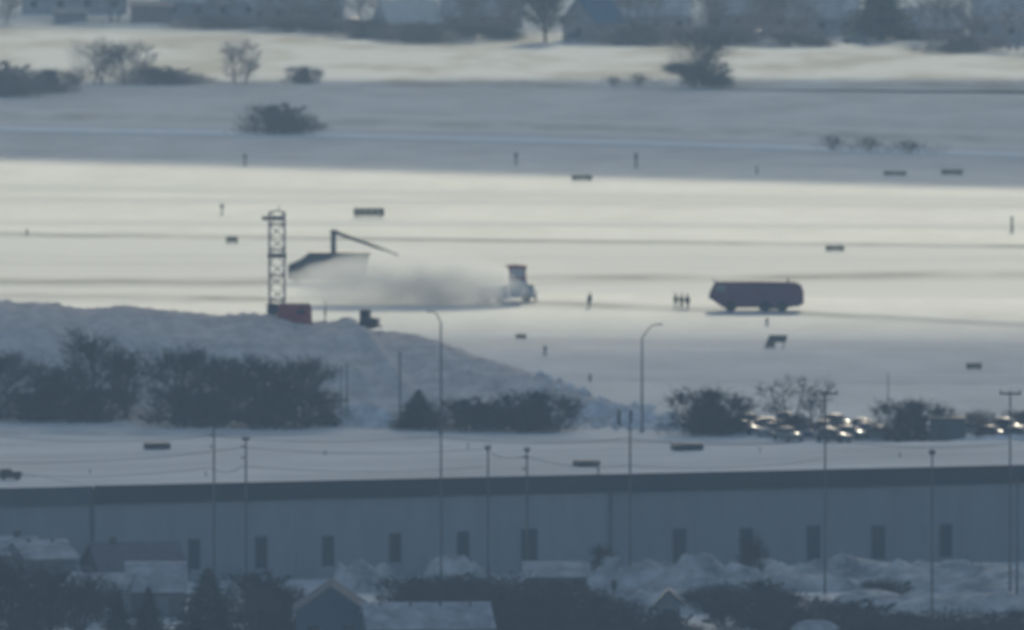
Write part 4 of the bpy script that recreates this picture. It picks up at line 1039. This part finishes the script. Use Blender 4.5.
TS = 'brush at the town edge'
for i, (a, b_, t_, bs) in enumerate([(340, 400, 20, 38), (384, 452, 22, 42), (440, 520, 22, 38), (590, 690, 24, 44), (690, 760, 26, 44), (760, 830, 30, 46), (930, 1000, 36, 52), (180, 260, 14, 28), (255, 345, 16, 31)]):
    lbs = ['below the bare tree left of the pale roof', 'below the pale sloping roof', 'right of the pale sloping roof', 'right of the blue-roofed house', 'right of the large far tree', 'below the house left of the conifer', 'beside the lower glint at right', 'right of the brown block', 'before the long house at the top left']
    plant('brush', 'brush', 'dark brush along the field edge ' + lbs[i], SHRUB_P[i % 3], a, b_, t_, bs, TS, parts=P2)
for px, py, cl, rz, tall, lb in [
    (966, 29, 'dark', 322, 1, 'dark far car with the bright glint at top right'),
    (974, 48, 'grey', 320, 0, 'grey far car with the lower glint at top right'),
    (752, 37, 'silver', 318, 0, 'silver far car left of a parked pair by the town edge'),
    (784, 35, 'silver', 255, 0, 'silver far car right of a parked pair by the town edge'),
    (466, 33, 'dark', 180, 1, 'dark far van right of the pale sloping roof'),
    (348, 30, 'dark', 180, 1, 'dark far van under the town tree, left of the pale roof'),
    (856, 43, 'silver', 180, 0, 'pale far car under the dark conifer'),
    (576, 42, 'silver', 0, 0, 'pale far car below the blue roof'),
    (812, 30, 'silver', 200, 0, 'pale far car left of the dark conifer')]:
    make_car(lb, cols[cl], G(px, py), R(rz), tall, 'far cars at the town edge')

# ------------------------------------------------------------------ PEOPLE
def person_mesh(pose):
    """one continuous skinned body, feet at z=0, facing -Y"""
    V = []; E = []; RAD = []
    def add(p, r, parent=None):
        V.append(p); RAD.append(r)
        if parent is not None: E.append((parent, len(V) - 1))
        return len(V) - 1
    lean = pose.get('lean', 0.0); stp = pose.get('step', 0.0)
    pel = add((0, 0, 0.95), (0.17, 0.13))
    wst = add((lean * .2, 0, 1.12), (0.16, 0.12), pel)
    chs = add((lean * .6, -0.01, 1.34), (0.19, 0.14), wst)
    nck = add((lean, -0.01, 1.52), (0.07, 0.07), chs)
    chn = add((lean * 1.1, -0.03, 1.60), (0.085, 0.095), nck)
    hd = add((lean * 1.1, -0.02, 1.70), (0.095, 0.11), chn)
    add((lean * 1.1, -0.01, 1.77), (0.06, 0.07), hd)
    for sx in (-1, 1):
        hip = add((sx * 0.10, 0, 0.88), (0.105, 0.11), pel)
        kn = add((sx * (0.11 + stp * .5), -0.02, 0.50), (0.07, 0.075), hip)
        an = add((sx * (0.12 + stp), 0.02, 0.10), (0.05, 0.055), kn)
        add((sx * (0.13 + stp), -0.15, 0.05), (0.045, 0.045), an)
        sh = add((sx * 0.20 + lean * .8, 0, 1.42), (0.075, 0.075), chs)
        ex, ez = pose.get('elbow', (0.28, 1.13)); hx_, hy, hz = pose.get('hand', (0.27, -0.12, 0.90))
        el = add((sx * ex + lean * .6, 0.02, ez), (0.052, 0.055), sh)
        wr = add((sx * hx_ + lean * .4, hy, hz), (0.035, 0.04), el)
        pm = add((sx * hx_ + lean * .4, hy - 0.02, hz - 0.08), (0.025, 0.042), wr)
        for f, L in zip((-0.035, -0.012, 0.012, 0.034), (0.075, 0.09, 0.085, 0.065)):
            kx = add((sx * hx_ + lean * .4, hy - 0.02 + f, hz - 0.10 - L * .5), (0.010, 0.010), pm)
            add((sx * (hx_ - 0.015) + lean * .4, hy - 0.025 + f, hz - 0.10 - L), (0.009, 0.009), kx)
        th = add((sx * hx_ + lean * .4, hy - 0.065, hz - 0.07), (0.011, 0.011), wr)
        add((sx * (hx_ - 0.02) + lean * .4, hy - 0.075, hz - 0.11), (0.010, 0.010), th)
    me = bpy.data.meshes.new('body'); me.from_pydata(V, E, []); ob = bpy.data.objects.new('tmp', me); COL.objects.link(ob)
    sk = ob.modifiers.new('s', 'SKIN'); ss = ob.modifiers.new('u', 'SUBSURF'); ss.levels = 1; ss.render_levels = 1
    for i, r in enumerate(RAD): me.skin_vertices[0].data[i].radius = r
    me.skin_vertices[0].data[0].use_root = True
    dg = bpy.context.evaluated_depsgraph_get(); dg.update()
    out = bpy.data.meshes.new_from_object(ob.evaluated_get(dg)); bpy.data.objects.remove(ob)
    zmin = min(v.co.z for v in out.vertices)
    for v in out.vertices: v.co.z -= zmin
    for p in out.polygons: p.use_smooth = True
    out.name = 'body'
    return out
POSES = [dict(lean=0.12, hand=(0.22, -0.2, 0.98), elbow=(0.26, 1.15)), dict(lean=-0.04, step=0.10, elbow=(0.36, 1.22), hand=(0.26, -0.16, 1.05)), dict(lean=0.02, hand=(0.18, -0.18, 1.02), elbow=(0.30, 1.16)), dict(lean=0.0)]
PM = [person_mesh(p) for p in POSES]
def person(px, yb, i, label, jacket):
    b = G(px, yb); t = thing('person', label, 'person', b, R([25, -20, 30, 160][i]), 'people on the airfield')
    bodym = PM[i].copy(); link('body', bodym, m_cloth, t)
    ln = POSES[i].get('lean', 0)
    c = MB(); rows = []
    for z, rx, ry, ox in ((0.86, 0.225, 0.185, 0), (1.0, 0.215, 0.175, ln * .1), (1.2, 0.215, 0.17, ln * .3), (1.38, 0.235, 0.175, ln * .65), (1.48, 0.15, 0.13, ln * .9), (1.53, 0.085, 0.09, ln)):
        rows.append([(ox + rx * math.cos(6.283 * q / 16), -0.01 + ry * math.sin(6.283 * q / 16), z) for q in range(16)])
    c.loft(rows); c.build('jacket', jacket, t, smooth=True)
    MB().lathe([(0.118, 1.72), (0.125, 1.76), (0.11, 1.83), (0.06, 1.875), (0.01, 1.885)], 'z', 14, (ln * 1.1, -0.02, 0)).build('cap', m_skin, t, smooth=True)
    MB().box((ln * 1.1, -0.135, 1.67), (0.10, 0.06, 0.16)).build('face', mat('skin', (0.25, 0.15, 0.11), 0.6), t, 0.02)
person(589, 308.5, 0, 'person standing alone on the snow in dark clothing, leaning slightly', m_cloth)
person(676, 309, 1, 'leftmost of three people left of the long truck, elbows out', m_hivis)
person(681.5, 309.5, 2, 'middle of three people standing left of the long truck', m_hivis)
person(687.5, 309.5, 3, 'rightmost of three people, nearest the long dark truck', m_cloth)

# ------------------------------------------------------------------ BLOWN SNOW
def plume(name, pts, label, dens, seed, yoff=0.0):
    """closed lumpy volume along pixel points (px, py_center, half-height px), depth real"""
    base = G(400, 303); s = FPX / (base.y - YC); k = 1 / s
    mb = MB(); rings = []
    n = 20
    fine = []
    for i in range(len(pts) - 1):
        for q in range(5):
            u = q / 5.0; a, b = pts[i], pts[i + 1]
            fine.append([a[j] + (b[j] - a[j]) * u for j in range(3)])
    fine.append(list(pts[-1]))
    for px, py, hh in fine:
        row = []
        for j in range(n):
            t = 6.2832 * j / n; d = Vector((0, math.cos(t), math.sin(t)))
            rr = hh * k * (1 + 0.30 * mnoise.noise((px * 0.05 + seed, d.y * 1.3, d.z * 1.3)))
            x = (px - 512) * k; z = (304 - py) * k
            row.append((x, base.y + yoff + d.y * rr * 1.1, max(0.06, z + d.z * rr)))
        rings.append(row)
    mb.loft(rings)
    o = mb.build(name, None, smooth=True)
    m = bpy.data.materials.new(name + '_air'); m.use_nodes = True; nn = m.node_tree.nodes; l = m.node_tree.links
    nn.remove(nn['Principled BSDF'])
    pv = nn.new('ShaderNodeVolumePrincipled'); pv.inputs['Color'].default_value = (0.91, 0.91, 0.915, 1); pv.inputs['Anisotropy'].default_value = 0.35
    tc = nn.new('ShaderNodeTexCoord'); nz = nn.new('ShaderNodeTexNoise'); nz.inputs['Scale'].default_value = 0.3; nz.inputs['Detail'].default_value = 3
    l.new(tc.outputs['Object'], nz.inputs['Vector'])
    mr = nn.new('ShaderNodeMapRange'); mr.inputs[1].default_value = 0.34; mr.inputs[2].default_value = 0.70; mr.inputs[3].default_value = dens * 0.55; mr.inputs[4].default_value = dens * 1.4
    l.new(nz.outputs[0], mr.inputs[0])
    # thins out towards its rim
    mp = nn.new('ShaderNodeMapping'); mp.inputs['Location'].default_value = (-0.82, -1, -0.22); mp.inputs['Scale'].default_value = (1.64, 2, 1.22)
    l.new(tc.outputs['Generated'], mp.inputs[0])
    ln = nn.new('ShaderNodeVectorMath'); ln.operation = 'LENGTH'; l.new(mp.outputs[0], ln.inputs[0])
    fo = nn.new('ShaderNodeMapRange'); fo.interpolation_type = 'SMOOTHSTEP'; fo.inputs[1].default_value = 1.0; fo.inputs[2].default_value = 0.28; fo.inputs[3].default_value = 0.0; fo.inputs[4].default_value = 1.0
    l.new(ln.outputs['Value'], fo.inputs[0])
    mu = nn.new('ShaderNodeMath'); mu.operation = 'MULTIPLY'; l.new(mr.outputs[0], mu.inputs[0]); l.new(fo.outputs[0], mu.inputs[1])
    l.new(mu.outputs[0], pv.inputs['Density'])
    l.new(pv.outputs[0], nn['Material Output'].inputs['Volume'])
    o.data.materials.append(m); o['kind'] = 'stuff'; tag(o, label, 'blown snow')
    return o
plume('blown_snow', [(262, 292, 6), (285, 288, 16), (320, 283, 24), (360, 279, 29), (400, 276, 32), (440, 275, 34), (475, 279, 29), (505, 287, 20), (528, 295, 9)], 'wide grey cloud of blown snow trailing behind the plow truck', 0.52, 1.0, -3.2)
plume('snow_spray', [(395, 292, 8), (415, 286, 18), (438, 280, 26), (460, 279, 29), (485, 283, 24), (510, 290, 16), (530, 296, 8)], 'dense core of snow spray thrown up beside the plow truck', 0.16, 4.0, -3.8)

# ------------------------------------------------------------------ CLOUDS (out of view, they shade parts of the land)
m_cloud = bpy.data.materials.new('cloud'); m_cloud.use_nodes = True
_n = m_cloud.node_tree.nodes; _l = m_cloud.node_tree.links
_b = _n['Principled BSDF']; _b.inputs['Base Color'].default_value = (0.9, 0.9, 0.92, 1); _b.inputs['Roughness'].default_value = 1.0; _b.inputs['Specular IOR Level'].default_value = 0
_t = _n.new('ShaderNodeBsdfTransparent'); _m = _n.new('ShaderNodeMixShader'); _m.inputs[0].default_value = 0.30   # thin winter cloud lets a little sun through
_l.new(_b.outputs[0], _m.inputs[1]); _l.new(_t.outputs[0], _m.inputs[2]); _l.new(_m.outputs[0], _n['Material Output'].inputs['Surface'])
def cloud(poly, alt, thick, seed, rag=10.0):
    """closed lumpy slab whose shadow falls on the ground polygon poly (world x, y)"""
    off = Vector((SDIR.x, SDIR.y, 0)) * (alt / SDIR.z)
    cx = sum(p[0] for p in poly) / len(poly); cy = sum(p[1] for p in poly) / len(poly)
    out = []
    for (a, b) in zip(poly, poly[1:] + poly[:1]):
        L = math.dist(a, b); m = max(2, int(L / 40))
        for i in range(m):
            t = i / m; x = a[0] + (b[0] - a[0]) * t; y = a[1] + (b[1] - a[1]) * t
            j = rag * mnoise.noise((x * 0.012, y * 0.012, seed))
            out.append((x, y + j))
    rings = []
    for f, zl in ((0.0, -0.15), (0.55, -0.2), (0.97, -0.12), (1.0, 0.0), (0.97, 0.12), (0.6, 0.9), (0.0, 1.0)):
        rings.append([(cx + (x - cx) * f + off.x, cy + (y - cy) * f + off.y, alt + thick * zl * (1 + 0.5 * mnoise.noise((x * 0.01, y * 0.01, seed + f)))) for x, y in out])
    mb = MB(); mb.quad_strip(rings, True)
    return structure(mb.build('cloud', m_cloud, smooth=True))
def gy(px, py): return G(px, py).y
eL, eR = G(0, 160), G(1024, 187)
slope = (eR.y - eL.y) / (eR.x - eL.x)
def edge_y(x): return eL.y + (x - eL.x) * slope
W_ = 420
cloud([(-W_, edge_y(-W_)), (W_, edge_y(W_)), (W_, 560), (-W_, 575)], 330, 14, 3, 8.0)
cloud([(-2200, -3600), (2200, -3600), (2200, -48), (0, -48), (-2200, -40)], 1700, 60, 5, 14.0)
cloud([(-1500, 1230), (0, 715), (1500, 430 + 250), (1500, 2600), (-1500, 2600)], 700, 40, 7, 14.0)

# ------------------------------------------------------------------ HAZE
mb = MB().box((0, 2450, 84), (9200, 13200, 170))
hz = mb.build('haze', None)
m = bpy.data.materials.new('haze'); m.use_nodes = True; nn = m.node_tree.nodes
nn.remove(nn['Principled BSDF'])
pv = nn.new('ShaderNodeVolumePrincipled'); pv.inputs['Color'].default_value = (0.58, 0.80, 1.0, 1); pv.inputs['Density'].default_value = HAZE_DENSITY; pv.inputs['Anisotropy'].default_value = 0.33
m.node_tree.links.new(pv.outputs[0], nn['Material Output'].inputs['Volume'])
hz.data.materials.append(m); hz['kind'] = 'stuff'; tag(hz, 'pale blue winter haze lying over the whole place', 'haze')
